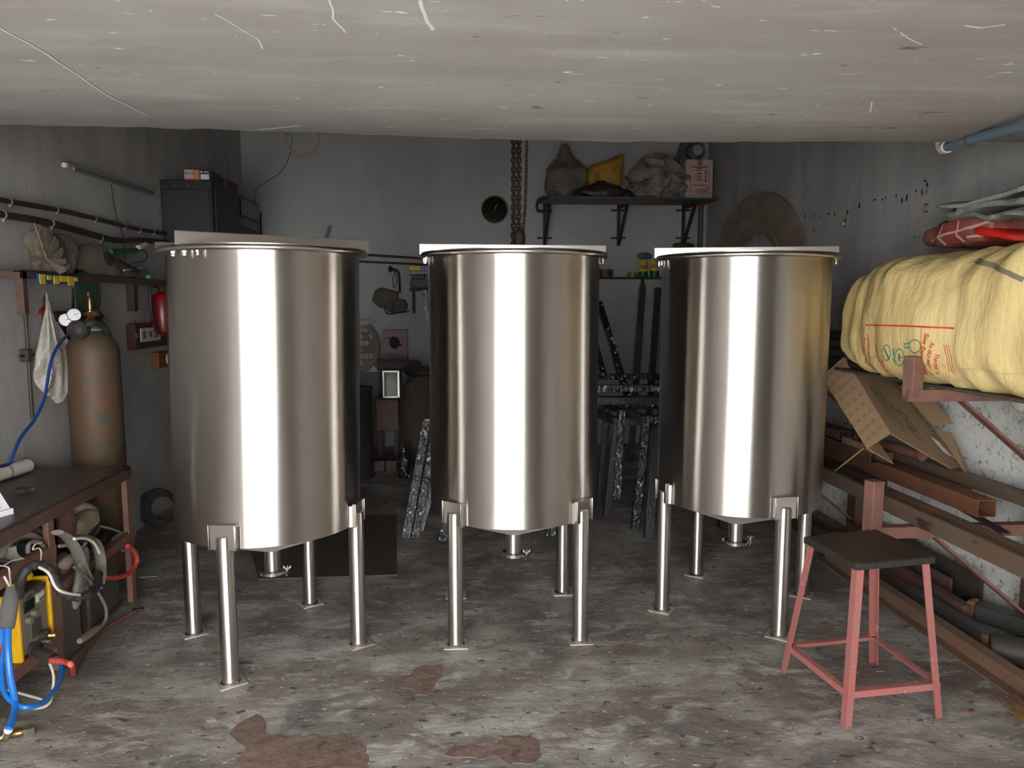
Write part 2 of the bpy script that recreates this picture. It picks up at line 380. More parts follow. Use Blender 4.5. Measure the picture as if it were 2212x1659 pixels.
slab('wall_front.001', (.82, YF-.2, -.02), (XR+.2, YF, 2.15), WALLL)
slab('wall_front.002', (XL-.2, 2.6, 2.29), (XR+.2, 2.7, 3.5), WALLB)
# low concrete soffit over the entrance, ragged inner edge
mb = MB(); A = []; n = 120
for i in range(n+1):
    x = XL+(XR-XL)*i/n
    z = 2.158-.026*math.exp(-((x-.5)/1.1)**2)-.002*i/n + .004*noise.noise(V((x*9, 1, 1)))+.003*noise.noise(V((x*31, 1, 1)))
    A.append((x, 3.0+.012*noise.noise(V((x*7, 0, 5))), z))
rows = [[(x, YF-.2, 2.15) for x, y, z in A], [(x, 1.2, 2.15) for x, y, z in A], [(x, 2.5, 2.15+.3*(z-2.15)) for x, y, z in A], [(x, y-.02, z) for x, y, z in A], [(x, y, z+.008) for x, y, z in A], [(x, y, 2.29) for x, y, z in A], [(x, YF-.2, 2.29) for x, y, z in A]]
for r in rows: mb.v += [V(p) for p in r]
m_ = n+1
for j in range(len(rows)):
    k = (j+1) % len(rows); mb.f += [(j*m_+i, j*m_+i+1, k*m_+i+1, k*m_+i) for i in range(n)]
mb.f += [tuple(j*m_ for j in range(len(rows))), tuple(j*m_+n for j in range(len(rows)))]
struct(mb.obj('ceiling', SOFFIT, ang=50))
slab_o = bpy.data.objects['ceiling.001']
mk = MB(); pale = M_('pale paint scratch', (232, 232, 230), .8)
def scratch(pts, w, nm='paint_scratch', m=None):
    m_b = MB(); strip(m_b, [at(x, y, Z=2.1485) for x, y in pts], w, (0, 0, -1), 5)
    for p in m_b.v: p.x += .006*noise.noise(p*14); p.z = 2.1480
    m_b.obj(nm, m or pale, slab_o)
for pts, w in [([(905, 0), (925, 50), (952, 85), (960, 135), (985, 190), (1004, 230), (1016, 270)], .009), ([(1200, 0), (1196, 40), (1170, 95), (1166, 130), (1180, 168)], .006), ([(712, 0), (722, 40), (745, 70)], .005), ([(460, 30), (520, 60), (555, 85), (570, 105)], .004), ([(0, 60), (90, 110), (150, 150), (230, 205), (320, 250)], .005), ([(985, 145), (1040, 165), (1098, 192)], .007), ([(715, 242), (770, 240), (840, 236)], .007), ([(1930, 60), (1960, 82), (1990, 96)], .004), ([(1600, 140), (1620, 110), (1650, 90)], .005), ([(1885, 210), (1880, 240), (1893, 260), (1878, 290)], .006), ([(2085, 55), (2120, 60), (2170, 52)], .008), ([(560, 280), (640, 272), (700, 264)], .008), ([(800, 168), (825, 185), (838, 205)], .010), ([(1430, 30), (1480, 55), (1530, 66)], .004)]:
    scratch(pts, w)
mk = MB(); mk.plate([at(x, y, Z=2.150) for x, y in [(933, 119), (970, 118), (972, 129), (955, 128)]], (0, 0, -.001)); mk.obj('paint_patch', pale, slab_o)
# brown mortar patches that sit a few millimetres proud of the floor
def patch(pts, nm='mortar_patch'):
    P = [at(x, y, Z=0) for x, y in pts]; Q = []; N = len(P)
    for i in range(N):
        p0, p1, p2, p3 = P[i-1], P[i], P[(i+1) % N], P[(i+2) % N]
        for k in range(8):
            t = k/8; p = .5*((2*p1)+(p2-p0)*t+(2*p0-5*p1+4*p2-p3)*t*t+(3*p1-p0-3*p2+p3)*t**3)
            p = p+V((noise.noise(p*22)*.022, noise.noise(p*22+V((5, 5, 5)))*.03, 0)); Q.append(V((p.x, p.y, -.006)))
    c = sum(Q, V())/len(Q); n = len(Q)
    T = [V((c.x+(p.x-c.x)*.97, c.y+(p.y-c.y)*.97, .0012)) for p in Q]
    m = MB(); m.add(Q+T, [(i, (i+1) % n, n+(i+1) % n, n+i) for i in range(n)]+[tuple(range(n, 2*n))])
    m.obj(nm, DIRT, floor, ang=5)
patch([(905, 1440), (960, 1438), (945, 1470), (925, 1502), (880, 1490), (865, 1475)])
patch([(545, 1545), (575, 1560), (590, 1585), (760, 1590), (790, 1620), (780, 1672), (510, 1672), (530, 1610), (490, 1590)])
patch([(1095, 1590), (1150, 1590), (1170, 1620), (1140, 1655), (1100, 1650), (1080, 1635), (985, 1640), (960, 1625), (1010, 1610), (1060, 1610)])
# crack in the back wall
crk = [(632, 290), (628, 320), (627, 330), (617, 358), (600, 378), (577, 392), (556, 405), (549, 415), (552, 432), (548, 444), (553, 456)]
mb = MB(); strip(mb, [at(x, y, Y=YB-.002) for x, y in crk], .006, (0, -1, 0), 1)
for i in range(len(crk)): pass
mb.obj('crack', INK, wall_b)
# bare patches and marks on the right wall
mb = MB(); random.seed(9)
for (x, y, w, h) in [(1737, 463, 4, 8), (1756, 462, 3, 12), (1771, 463, 3, 10), (1786, 459, 8, 5), (1801, 456, 3, 14), (1828, 452, 5, 14), (1825, 470, 4, 10), (1854, 436, 5, 16), (1885, 430, 9, 3), (1905, 426, 3, 10), (1911, 425, 4, 4), (1934, 418, 4, 9), (1946, 425, 5, 16), (1955, 421, 7, 16), (1976, 409, 5, 7), (1990, 407, 4, 14), (2000, 392, 6, 14), (1993, 389, 10, 3), (2000, 408, 3, 12), (1755, 496, 6, 4), (1975, 509, 2, 8), (1984, 509, 2, 8)]:
    p = at(x, y, X=XR-.002); q = at(x+w, y+h, X=XR-.002); c = (p+q)/2; dy = abs(p.y-q.y)/2; dz = abs(p.z-q.z)/2
    pts = [c+V((0, dy*math.cos(a)*random.uniform(.4, 1), dz*math.sin(a)*random.uniform(.6, 1.1))) for a in [2*PI*k/8 for k in range(8)]]
    mb.add(pts, [tuple(range(8))])
mb.obj('chipped_mark', INK, wall_r)['kind'] = 'stuff'

# ---------------------------------------------------------------- the three vessels
def tank(cx, cy, leg0, bars, label, clampdir, group='stainless vessels on four pipe legs', shear=0):
    R = .388; zt, zb = 1.70, .548
    t = thing('steel_tank', label, 'tank', (cx, cy, 0), group)
    sh = lambda mb: [setattr(p, 'x', p.x+shear*(p.z-.6)) for p in mb.v] and mb
    def lift(mb): sh(mb); return mb
    mb = MB(); nn = 128
    mb.lathe([(R, zb), (R, zb+.02), (R, 1.1), (R, zt), (R-.004, zt), (R-.004, zb)], (cx, cy, 0), nn, cap=False)
    lift(mb).obj('shell', STEEL, t, ang=60)
    mb = MB(); mb.lathe([(R-.001, zb+.004), (R-.012, zb-.004), (.036, .412), (.034, .412), (R-.03, zb)], (cx, cy, 0), 96, cap=False)
    mb.obj('cone_bottom', SATIN, t, ang=30)
    # rolled rim: turned-down flange with a rounded edge
    mb = MB(); mb.lathe([(R, zt-.006), (R+.030, zt-.006), (R+.036, zt-.002), (R+.037, zt+.006), (R+.034, zt+.013), (R+.028, zt+.015), (R-.01, zt+.015)], (cx, cy, 0), 96, cap=False)
    lift(mb).obj('rim_flange', STEELM, t, ang=60)
    mb = MB(); mb.lathe([(R+.03, zt+.015), (R+.03, zt+.019), (.001, zt+.021)], (cx, cy, 0), 96)
    lift(mb).obj('lid', STEELH, t)
    for (p, q, z0, z1, th) in bars:
        p, q = V((p[0], p[1], 0)), V((q[0], q[1], 0)); d = (q-p).normalized(); n = V((-d.y, d.x, 0)); T = n*.0035
        mb = MB(); mb.extr([p+V((0, 0, z0)), p+T+V((0, 0, z0)), p+T+V((0, 0, z1)), p+V((0, 0, z1))], [q+V((0, 0, z0)), q+T+V((0, 0, z0)), q+T+V((0, 0, z1)), q+V((0, 0, z1))])
        F = n*.03; mb.extr([p+V((0, 0, z1-.003)), p+F+V((0, 0, z1-.003)), p+F+V((0, 0, z1)), p+V((0, 0, z1))], [q+V((0, 0, z1-.003)), q+F+V((0, 0, z1-.003)), q+F+V((0, 0, z1)), q+V((0, 0, z1))])
        lift(mb).obj('lid_upstand', STEELH, t)
    # bolts under the rim, in pairs at both ends of the upstand
    a_b = math.atan2(bars[0][0][1]-cy, bars[0][0][0]-cx)
    for da in (-.13, 0.05, .22, PI-.1, PI+.07, PI+.25):
        a = a_b+da; bx, by = cx+(R+.017)*math.cos(a), cy+(R+.017)*math.sin(a)
        mb = MB(); mb.cyl((bx, by, zt-.026), (bx, by, zt-.006), .004, 8)
        mb.lathe([(.0085, 0), (.0085, .008)], (bx, by, zt-.015), 6); mb.lathe([(.006, 0), (.0075, .004), (.0075, .006)], (bx, by, zt-.026), 6)
        lift(mb).obj('bolt', CHROME, t)
    # outlet pipe with clamp
    mb = MB(); mb.lathe([(.035, .316), (.035, .42), (.032, .42), (.032, .316)], (cx, cy, 0), 32, cap=False)
    oz = mb.obj('outlet_pipe', STEELP, t)
    mb = MB(); mb.lathe([(.036, .322), (.040, .318), (.052, .314), (.052, .307), (.047, .301), (.001, .300)], (cx, cy, 0), 40)
    mb.obj('ferrule_cap', STEELM, t)
    mb = MB(); a = clampdir; mb.lathe([(.051, .303), (.0565, .305), (.0565, .318), (.051, .320)], (cx, cy, 0), 40, cap=False)
    for s in (1, -1): mb.box((cx+math.cos(a)*.068, cy+math.sin(a)*.068, .3115+s*.0), (.022, .008, .014), rz=a)
    mb.cyl((cx+math.cos(a)*.07, cy+math.sin(a)*.07, .298), (cx+math.cos(a)*.076, cy+math.sin(a)*.076, .345), .0035, 8)
    a2 = a+2.6; mb.box((cx+math.cos(a2)*.060, cy+math.sin(a2)*.060, .3115), (.012, .012, .018), rz=a2)
    cl = mb.obj('clamp', CHROME, t)
    mb = MB(); wx, wy = cx+math.cos(a)*.074, cy+math.sin(a)*.074
    mb.lathe([(.007, .322), (.007, .332)], (wx, wy, 0), 10)
    for s in (-1, 1): mb.plate([(wx+s*.004, wy-.002, .326), (wx+s*.018, wy-.002, .338), (wx+s*.016, wy-.002, .347), (wx+s*.006, wy-.002, .336)], (0, .004, 0))
    mb.obj('wing_nut', CHROME, cl)
    # legs
    for k in range(4):
        a = leg0+k*PI/2; d = V((math.cos(a), math.sin(a), 0)); s_ = V((-d.y, d.x, 0)); c = V((cx, cy, 0)); lc = c+d*.390; r = .0335
        mb = MB(); mb.lathe([(r, .005), (r, .592), (r-.004, .598), (.0005, .599)], lc, 40)
        lg = mb.obj('leg', STEELP, t)
        mb = MB(); mb.lathe([(r+.006, .005), (r+.002, .010), (r-.001, .013)], lc, 32, cap=False); mb.obj('weld_bead', STEELM, lg)
        w = .052; mb = MB()
        e_ = (d+s_).normalized(); g_ = (d-s_).normalized()
        mb.plate([lc+e_*w+g_*w, lc+e_*w-g_*w, lc-e_*w-g_*w, lc-e_*w+g_*w], (0, 0, .005))
        mb.obj('foot_plate', SATIN, lg, bevel=.0015)
        # saddle bracket: box pad hugging the shell, sloped cheeks
        z0, z1 = zb-.004, .644; f = .408; g = .36; hw = .056
        P = lambda rad, sd, z: c+d*rad+s_*sd+V((0, 0, z))
        mb = MB()
        mb.extr([P(g, -hw-.012, z0), P(f-.012, -hw, z0), P(f, -hw+.004, z0), P(f, hw-.004, z0), P(f-.012, hw, z0), P(g, hw+.012, z0)],
                [P(g, -hw-.016, z1-.004), P(f-.014, -hw, z1-.004), P(f-.002, -hw+.004, z1), P(f-.002, hw-.004, z1), P(f-.014, hw, z1-.004), P(g, hw+.016, z1-.004)])
        mb.obj('leg_bracket', STEELM, t, bevel=.003)
        mb = MB()
        for sd in (-1, 1):
            mb.box(P(f-.004, sd*(hw), (z0+z1)/2), (.016, .004, z1-z0), rz=a)
        mb.box(P(f-.004, 0, z1), (.014, hw*2, .004), rz=a)
        mb.obj('bracket_lip', STEELM, t, bevel=.001)
    return t
# a vertical seam is a faint weld line
def seam(t, cx, cy, a):
    R = .3885; p = V((cx+R*math.cos(a), cy+R*math.sin(a), 0))
    MB().box((p.x, p.y, 1.124), (.0012, .004, 1.14), rz=a).obj('weld_seam', STEELM, t)
T1 = (-.828, 3.250); T2 = (.258, 3.406); T3 = (1.374, 3.496)
a1, a2, z1_ = at(365, 513, Y=2.93), at(789, 545, Y=3.33), 0
def barpts(c, ang, L=.425):
    d = V((math.cos(ang), math.sin(ang), 0)); return ((c[0]-d.x*L, c[1]-d.y*L), (c[0]+d.x*L, c[1]+d.y*L))
b1 = barpts((T1[0]-.01, T1[1]-.02), math.radians(26)); b1b = barpts((T1[0], T1[1]+.10), math.radians(26))
pol = lambda c, a, r_=.428: (c[0]+r_*math.cos(math.radians(a)), c[1]+r_*math.sin(math.radians(a)))
tank1 = tank(*T1, math.radians(-102), [(pol(T1, -125), pol(T1, 7), 1.715, 1.768, 0), (pol(T1, 181, .45), pol(T1, 70), 1.715, 1.752, 0)], 'leftmost and largest looking of the three brushed steel tanks, nearest the gas cylinder', math.radians(-20), shear=.018)
b2 = barpts(T2, math.radians(1))
tank2 = tank(*T2, math.radians(-135), [(*b2, 1.715, 1.760, 0)], 'middle brushed steel tank, under the hanging hoist chains', math.radians(-40))
b3 = barpts(T3, math.radians(-13))
tank3 = tank(*T3, math.radians(-80.4), [(*b3, 1.715, 1.762, 0)], 'rightmost brushed steel tank, behind the red stool', math.radians(-10))

# ---------------------------------------------------------------- red stool
feet = [at(1826, 1572, Z=0), at(2036, 1550, Z=0), at(1888, 1430, Z=0), at(1686, 1450, Z=0)]
ZS = .66
tops = [at(1852, 1228, Z=ZS-.03), at(2012, 1215, Z=ZS-.03), at(1888, 1160, Z=ZS-.03), at(1744, 1178, Z=ZS-.03)]
cst = sum(feet, V())/4
st = thing('stool', 'square stool with a worn black seat on four splayed faded red legs', 'stool', (cst.x, cst.y, 0))
corn = [at(1851, 1217, Z=ZS), at(2019, 1202, Z=ZS), at(1892, 1143, Z=ZS), at(1738, 1159, Z=ZS)]
cs = sum(corn, V())/4
mb = MB(); mb.plate([c+V((0, 0, -.004)) for c in corn], (0, 0, .004)); mb.obj('seat', SEAT, st, bevel=.002)
mb = MB()
cc = [cs+(c-cs)*1.0 for c in corn]
for i in range(4):
    a, b = corn[i].copy(), corn[(i+1) % 4].copy(); a.z = b.z = ZS-.0125; mb.bar(a, b, .008, .022)
mb.obj('seat_rim', SEATE, st, bevel=.002)
for i in range(4):
    f_ = feet[i]; tp = cs+(corn[i]-cs)*.93; tp.z = ZS-.02; inx = (corn[(i+1) % 4]-corn[i]).normalized(); iny = (corn[(i-1) % 4]-corn[i]).normalized()
    mb = MB(); mb.angle(V((f_.x, f_.y, 0)), tp, .027, .0045, inx, iny); mb.obj('leg', PINKRED, st)
zr = .125
mids = [feet[i].lerp(cs+(corn[i]-cs)*.93+V((0, 0, 0)), zr/ZS) for i in range(4)]
for i in range(4):
    a, b = mids[i].copy(), mids[(i+1) % 4].copy(); a.z = b.z = zr; d = (b-a).normalized(); inn = V((-d.y, d.x, 0))
    if inn.dot(cst-a) < 0: inn = -inn
    mb = MB(); mb.angle(a+V((0, 0, .022)), b+V((0, 0, .022)), .024, .0045, inn, (0, 0, -1)); mb.obj('stretcher', PINKRED, st)

# ---------------------------------------------------------------- left wall fittings
CLIPM = M_('grey clip', (120, 118, 112), .6)
def wallpipe(name, pts, r, m, label, cat='pipe', clips=(), X=None):
    t = thing(name, label, cat, pts[0]); mb = MB(); mb.tube(pts, r, 10, 5); mb.obj('pipe_run', m, t)
    for c in clips:
        k = MB(); k.torus(c, r*1.12, r*.22, Matrix.Rotation(PI/2, 3, 'X'), 12, 5); k.box(c+V((r*.3, 0, -r*1.5)), (r*.9, r*.8, r*.9)); k.obj('pipe_clip', CLIPM, t)
    return t
xp = XL+.03
p1 = [at(x, y, X=xp) for x, y in [(-120, 405), (0, 432), (121, 453), (208, 473), (296, 495), (372, 506), (480, 522)]]
wallpipe('conduit_pipe', p1, .013, DARKST, 'upper thin dark conduit running along the left wall', clips=[at(x, y, X=xp) for x, y in [(20, 436), (121, 453), (204, 472), (268, 487), (300, 496), (330, 501)]])
p2 = [at(x, y, X=xp+.02) for x, y in [(-100, 445), (0, 463), (109, 482), (203, 508), (253, 519), (318, 519), (400, 530)]]
wallpipe('conduit_pipe', p2, .017, DARKST, 'lower thick dark pipe sagging along the left wall', clips=[at(x, y, X=xp+.02) for x, y in [(5, 464), (109, 482), (216, 514)]])
for i, (ya, yb, r) in enumerate([(550, 559, .012), (565, 572, .011)]):
    yy = YB-.03
    pts = [at(720, ya-3, Y=yy), at(780, ya, Y=yy), at(925, yb, Y=yy), at(1010, yb+5, Y=yy)]
    wallpipe('conduit_pipe', pts, r, RUBD, ['upper', 'lower'][i]+' of two thin dark pipes on the back wall between left and middle tanks', clips=[at(x, ya+(yb-ya)*(x-780)/145, Y=yy) for x in ((787, 828, 872) if i == 0 else (793, 865, 920))])
# tube light
a, b = at(140, 357, X=XL+.03), at(328, 417, X=XL+.03)
t = thing('tube_light', 'slanting grey unlit tube light high on the left wall', 'tube light', a)
d = (b-a).normalized()
MB().bar(a, b, .03, .028).obj('housing', M_('grey lamp housing', (150, 146, 140), .6), t, bevel=.003)
MB().cyl(a-d*.01, a+d*.06, .0135, 12).obj('end_cap', WHITEPL, t, label='ivory end cap')
MB().cyl(a+d*.05+V((.018, 0, -.01)), b-d*.03+V((.018, 0, -.01)), .011, 10).obj('lamp_tube', GREYPL, t)
w0 = [at(x, y, X=XL+.012) for x, y in [(240, 398), (244, 425), (247, 445), (252, 470), (262, 500), (268, 520), (270, 560)]]
tag(MB().tube(w0, .003, 5, 4).obj('cable', RUBD), 'thin cable dropping from the tube light down the left wall', 'cable')
# black loudspeaker cabinet and control box
def facebox(name, px0, px1, py0, py1, Yf, dep, mt, label, cat, bev=.004):
    a = at(px0, py0, Y=Yf); b = at(px1, py1, Y=Yf); lo = V((a.x, Yf, b.z)); hi = V((b.x, Yf+dep, a.z))
    return lo, hi
a = at(351, 388, Y=5.6); b = at(462, 520, Y=5.6); xw = XL+.005
t = thing('wall_cabinet', 'large black metal cabinet high on the left wall with boxes on top', 'cabinet', (a.x, 5.6, 1.85))
zc0, zc1 = 1.86, a.z; x0, x1 = XL+.005, b.x
MB().box(((x0+x1)/2, 5.95, (zc0+zc1)/2), (x1-x0, .7, zc1-zc0)).obj('cabinet_body', BLACKP, t, bevel=.006)
MB().box(((x0+x1)/2, 5.594, (zc0+zc1)/2-.02), (x1-x0-.03, .012, zc1-zc0-.09)).obj('door_panel', BLACKP, t, bevel=.003)
MB().box((x1+.006, 5.95, (zc0+zc1)/2-.02), (.012, .6, zc1-zc0-.1)).obj('side_panel', BLACKP, t, bevel=.003)
for i in range(4):
    p = at(352+i*27, 402, Y=5.592); MB().cyl(p, p+V((0, -.005, 0)), .006, 8).obj('screw', CHROME, t)
t2 = thing('control_box', 'smaller dark control box on the left wall beside the black cabinet', 'control box', (XL+.1, 6.9, 1.9))
MB().box((XL+.12, 7.0, 2.12), (.24, .62, .62)).obj('box_body', BLACKP, t2, bevel=.006)
MB().box((XL+.246, 7.0, 2.20), (.012, .56, .07)).obj('band', GREYPL, t2); MB().box((XL+.246, 7.0, 2.33), (.012, .56, .14)).obj('top_panel', GLASSD, t2)
# boxes on the cabinet
ztop = zc1
t = thing('spare_parts_box', 'small white and orange carton on top of the black cabinet', 'box', (at(425, 386, Y=5.62).x, 5.65, ztop))
pa, pb = at(397, 363, Y=5.62), at(431, 385, Y=5.62)
MB().box(((pa.x+pb.x)/2, 5.72, ztop+.038), (pb.x-pa.x, .2, .076)).obj('carton', CARDW, t, bevel=.002)
MB().box((pb.x-.022, 5.618, ztop+.038), (.040, .003, .072)).obj('orange_panel', M_('orange print', (196, 136, 84), .6), t)
MB().box(((pa.x+pb.x)/2, 5.617, ztop+.006), (pb.x-pa.x-.004, .003, .010)).obj('red_stripe', INKP, t)
text('Syner', (pa.x+.018, 5.614, ztop+.042), (1, 0, 0), (0, 0, 1), .026, INK, t)
mb = MB(); mb.torus((pa.x+.012, 5.615, ztop+.05), .006, .0015, Matrix.Rotation(PI/2, 3, 'X'), 12, 4); mb.obj('logo_ring', INKR, t)
t = thing('spare_parts_box', 'small black carton with a white label on top of the black cabinet', 'box', (pb.x+.06, 5.65, ztop))
pc = at(457, 385, Y=5.62)
MB().box(((pb.x+pc.x)/2+.003, 5.72, ztop+.036), (pc.x-pb.x-.004, .2, .072)).obj('carton', BLACKP, t, bevel=.002)
MB().box(((pb.x+pc.x)/2-.004, 5.618, ztop+.026), (.058, .003, .036)).obj('white_label', WHITEP, t)
MB().box(((pb.x+pc.x)/2-.026, 5.618, ztop+.060), (.012, .003, .012)).obj('logo_square', WHITEP, t)
MB().box(((pb.x+pc.x)/2+.006, 5.618, ztop+.060), (.034, .003, .006)).obj('print_line', WHITEP, t)
t = thing('spare_parts_box', 'dark brown carton at the back of the black cabinet top', 'box', (pc.x+.0, 6.1, ztop))
MB().box((pc.x-.05, 6.1, ztop+.035), (.11, .3, .07)).obj('carton', BROWNP, t, bevel=.002)
# shelf on left wall
xs = XL+.005; xe = -1.98; y0 = at(45, 585, X=xe).y; zsh = 1.642
t = thing('wall_shelf', 'brown angle iron shelf on the left wall holding cloths and tools', 'shelf', (xs, y0, zsh))
MB().box(((xs+xe)/2, y0+1.05, zsh+.004), (xe-xs, 2.1, .006)).obj('shelf_board', DARKST, t)
MB().angle((xe, y0, zsh), (xe, y0+2.1, zsh), .034, .004, (-1, 0, 0), (0, 0, -1)).obj('front_angle', REDOXD, t)
MB().angle((xe, y0, zsh), (xs, y0, zsh), .034, .004, (0, 1, 0), (0, 0, -1)).obj('end_angle', REDOXD, t)
MB().angle((xe, y0+.01, zsh), (xe, y0+.01, zsh-.20), .034, .004, (0, 1, 0), (-1, 0, 0)).obj('bracket_upright', REDOXD, t)
yb2 = at(285, 640, X=XL+.03).y
MB().box((XL+.03, yb2, zsh-.09), (.05, .05, .22)).obj('bracket_upright', DARKST, t, bevel=.002)
# thin rod down the wall
tr = thing('wall_rod', 'thin dark rod standing against the left wall below the shelf corner', 'rod', at(72, 905, X=XL+.03))
MB().tube([at(x, y, X=XL+.03) for x, y in [(50, 590), (56, 690), (62, 780), (70, 905)]], .009, 8, 3).obj('rod', RUBD, tr)
q = at(57, 768, X=XL+.03); MB().box(q, (.04, .045, .06)).obj('clamp_block', DARKST, tr, bevel=.004); MB().cyl(q+V((0, -.06, 0)), q+V((0, .10, 0)), .006, 8).obj('clamp_screw', DARKST, tr)
# things on the left shelf
zs = zsh+.008
def fold(seed, c, r, m, label, cat='cloth', amp=.16, e=.8, M=None, name='folded_cloth', ridge=.12, fs=9, st=(1, 1, 1)):
    o = MB().blob(c, r, e, 48, 30, seed, amp, fs, ridge, zmin=zs if abs(c[2]-zs) < .25 and name != 'hanging_bag' else None, M=M, st=st).obj(name, m); return tag(o, label, cat)
pA = at(128, 552, X=-2.05); pB = at(205, 556, X=-2.05)
mb = MB()
mb.blob((-2.05, pA.y-.05, zs+.085), (.065, .17, .10), .9, 60, 36, 3, .22, 9, .2, zmin=zs)
o = tag(mb.obj('jute_cloth_bundle', CLOTHB), 'crumpled brown cloth bundle at the near end of the left wall shelf', 'cloth')
# fanned folds of the cloth
t = thing('folded_sack', 'fan of stiff brown sacking on top of the cloth bundle', 'sack', (-2.02, pA.y, zs+.12))
for k in range(6):
    a0 = at(102, 560, X=-1.955); ang = math.radians(100-k*24); L = .17-.012*k
    e1 = a0+V((.014*k-.03, math.cos(ang)*L, math.sin(ang)*L)); e2 = a0+V((.008*k-.02, math.cos(ang-.42)*L*.9, math.sin(ang-.42)*L*.9))
    MB().plate([a0, e1, (e1+e2)/2+V((.012, 0, 0)), e2], (-.006, 0, 0)).obj('fold', CLOTHB, t)
mb = MB(); mb.blob((-2.04, pB.y+.06, zs+.06), (.05, .30, .11), 1.0, 48, 30, 7, .05, 7, .04, zmin=zs, fn=lambda p: V((p.x, p.y, p.z-.30*p.y-.3*abs(p.y)**1.3)))
tag(mb.obj('brown_canvas_flap', CLOTHB), 'curved brown canvas cover lying next to the cloth bundle', 'cloth')
g0, g1 = at(238, 545, X=-2.0), at(294, 541, X=-2.0)
t = thing('angle_grinder', 'tool with ribbed green handle and black cable on the left shelf', 'tool', g0)
mb = MB(); mb.tube([g0, g0.lerp(g1, .5), g1], lambda k: .017+.002*math.sin(k*60), 12, 12); mb.obj('handle', GREENP, t)
MB().tube([g1, at(310, 541, X=-2.0), at(318, 552, X=-2.0), at(310, 565, X=-2.0), at(285, 567, X=-2.0)], .004, 6, 5).obj('cable', RUBD, t)
MB().cyl(at(298, 535, X=-2.0), at(314, 528, X=-2.0), .016, 10).obj('side_grip', WHITEPL, t)
MB().blob(at(225, 560, X=-2.02), (.04, .08, .05), .9, 24, 14, 5, .1, 8).obj('motor_body', RUBD, t)
for k, (x0_, y0_, x1_, y1_, m, lb) in enumerate([(252, 560, 300, 588, RUBD, 'black rod leaning behind the small tools on the shelf'), (280, 575, 318, 586, CHROME, 'thin bright screwdriver among the small shelf tools'), (268, 584, 306, 578, WIRE, 'white wire offcut among the small shelf tools'), (262, 570, 290, 588, REDOXD, 'brown flat bar leaning down on the shelf tools')]):
    tag(MB().tube([at(x0_, y0_, X=-2.02), at(x1_, y1_, X=-2.02)], .006 if k else .012, 8).obj('hand_tool', m), lb, 'tool')
q = at(322, 588, X=-2.0); q.z = zs+.012
tag(MB().box(q, (.03, .05, .024)).obj('plastic_connector', M_('bright green plastic', (60, 170, 80), .5), bevel=.003), 'small bright green plastic block at the far end of the left shelf', 'connector')
# spirit level under the shelf
a, b = at(84, 601, X=-1.965), at(165, 605, X=-1.965); b.z = a.z
t = thing('spirit_level', 'blue spirit level with yellow vials tucked under the left shelf edge', 'spirit level', a)
MB().bar(a, b, .02, .045).obj('level_body', BLUEPL, t, bevel=.002)
for k, (f, w, h) in enumerate([(.03, .05, .046), (.2, .035, .022), (.38, .05, .04), (.58, .07, .03), (.78, .06, .045), (.93, .03, .02)]):
    c = a.lerp(b, f); MB().box(c+V((.011, 0, .004 if k % 2 else -.004)), (.004, w, h)).obj('vial', YELPL, t, bevel=.002)
# hanging tools, disc
t = thing('cutting_disc', 'large dark green cutting disc standing above the gas cylinder', 'disc', at(190, 670, X=-2.02))
c = at(190, 636, X=-2.03); Ry = Matrix.Rotation(math.radians(-90), 3, 'Y')
MB().lathe([(.012, -.002), (.145, -.002), (.145, .002), (.012, .002)], c, 48, Ry, cap=False).obj('disc', GREEND, t)
MB().torus(c, .143, .003, Ry, 48, 5).obj('rim', DARKST, t); MB().lathe([(.012, -.001), (.012, .003), (.008, .003)], c+V((.002, 0, 0)), 16, Ry).obj('centre_hole', WHITEPL, t)
k0 = at(158, 620, X=-2.09)
t = thing('metal_shears', 'dark metal shears hanging by a loop left of the green disc', 'shears', k0)
MB().plate([at(155, 622, X=-2.09), at(160, 622, X=-2.09), at(175, 680, X=-2.09), at(168, 690, X=-2.09), at(153, 680, X=-2.09)], (.006, 0, 0)).obj('blade', DARKST, t)
MB().plate([at(161, 650, X=-2.08), at(166, 648, X=-2.08), at(167, 668, X=-2.08), at(161, 668, X=-2.08)], (.006, 0, 0)).obj('blade_tag', M_('green tag', (50, 120, 90), .6), t)
MB().torus(at(166, 644, X=-2.07), .02, .003, Ry, 14, 5).obj('wire_loop', CHROME, t)
t = thing('pliers', 'red handled pliers hanging on the left wall', 'pliers', at(90, 690, X=-2.09))
MB().tube([at(97, 650, X=-2.09), at(95, 665, X=-2.09), at(88, 672, X=-2.09), at(87, 687, X=-2.09)], .009, 8).obj('handle', REDX, t)
MB().tube([at(98, 648, X=-2.09), at(103, 660, X=-2.09), at(110, 680, X=-2.09)], .007, 8).obj('handle', RUBD, t)
MB().blob(at(98, 652, X=-2.09), (.01, .02, .03), 1, 14, 10).obj('jaw', DARKST, t)
def glovebag():
    c0 = at(112, 748, X=-2.06)
    def fn(p):
        k = max(0, (p.z+.02)/.22); s = max(.16, 1-.82*min(1, k)**.75); return V((p.x*s, p.y*s-.02*k, p.z))
    mb = MB(); mb.blob((c0.x, c0.y+.02, c0.z-.01), (.045, .14, .215), .85, 90, 70, 11, .14, 9, .30, st=(1, 1, .35), fn=fn)
    return tag(mb.obj('hanging_bag', CLOTHW), 'off-white cloth bag of gloves hanging on the left wall', 'bag')
glovebag()
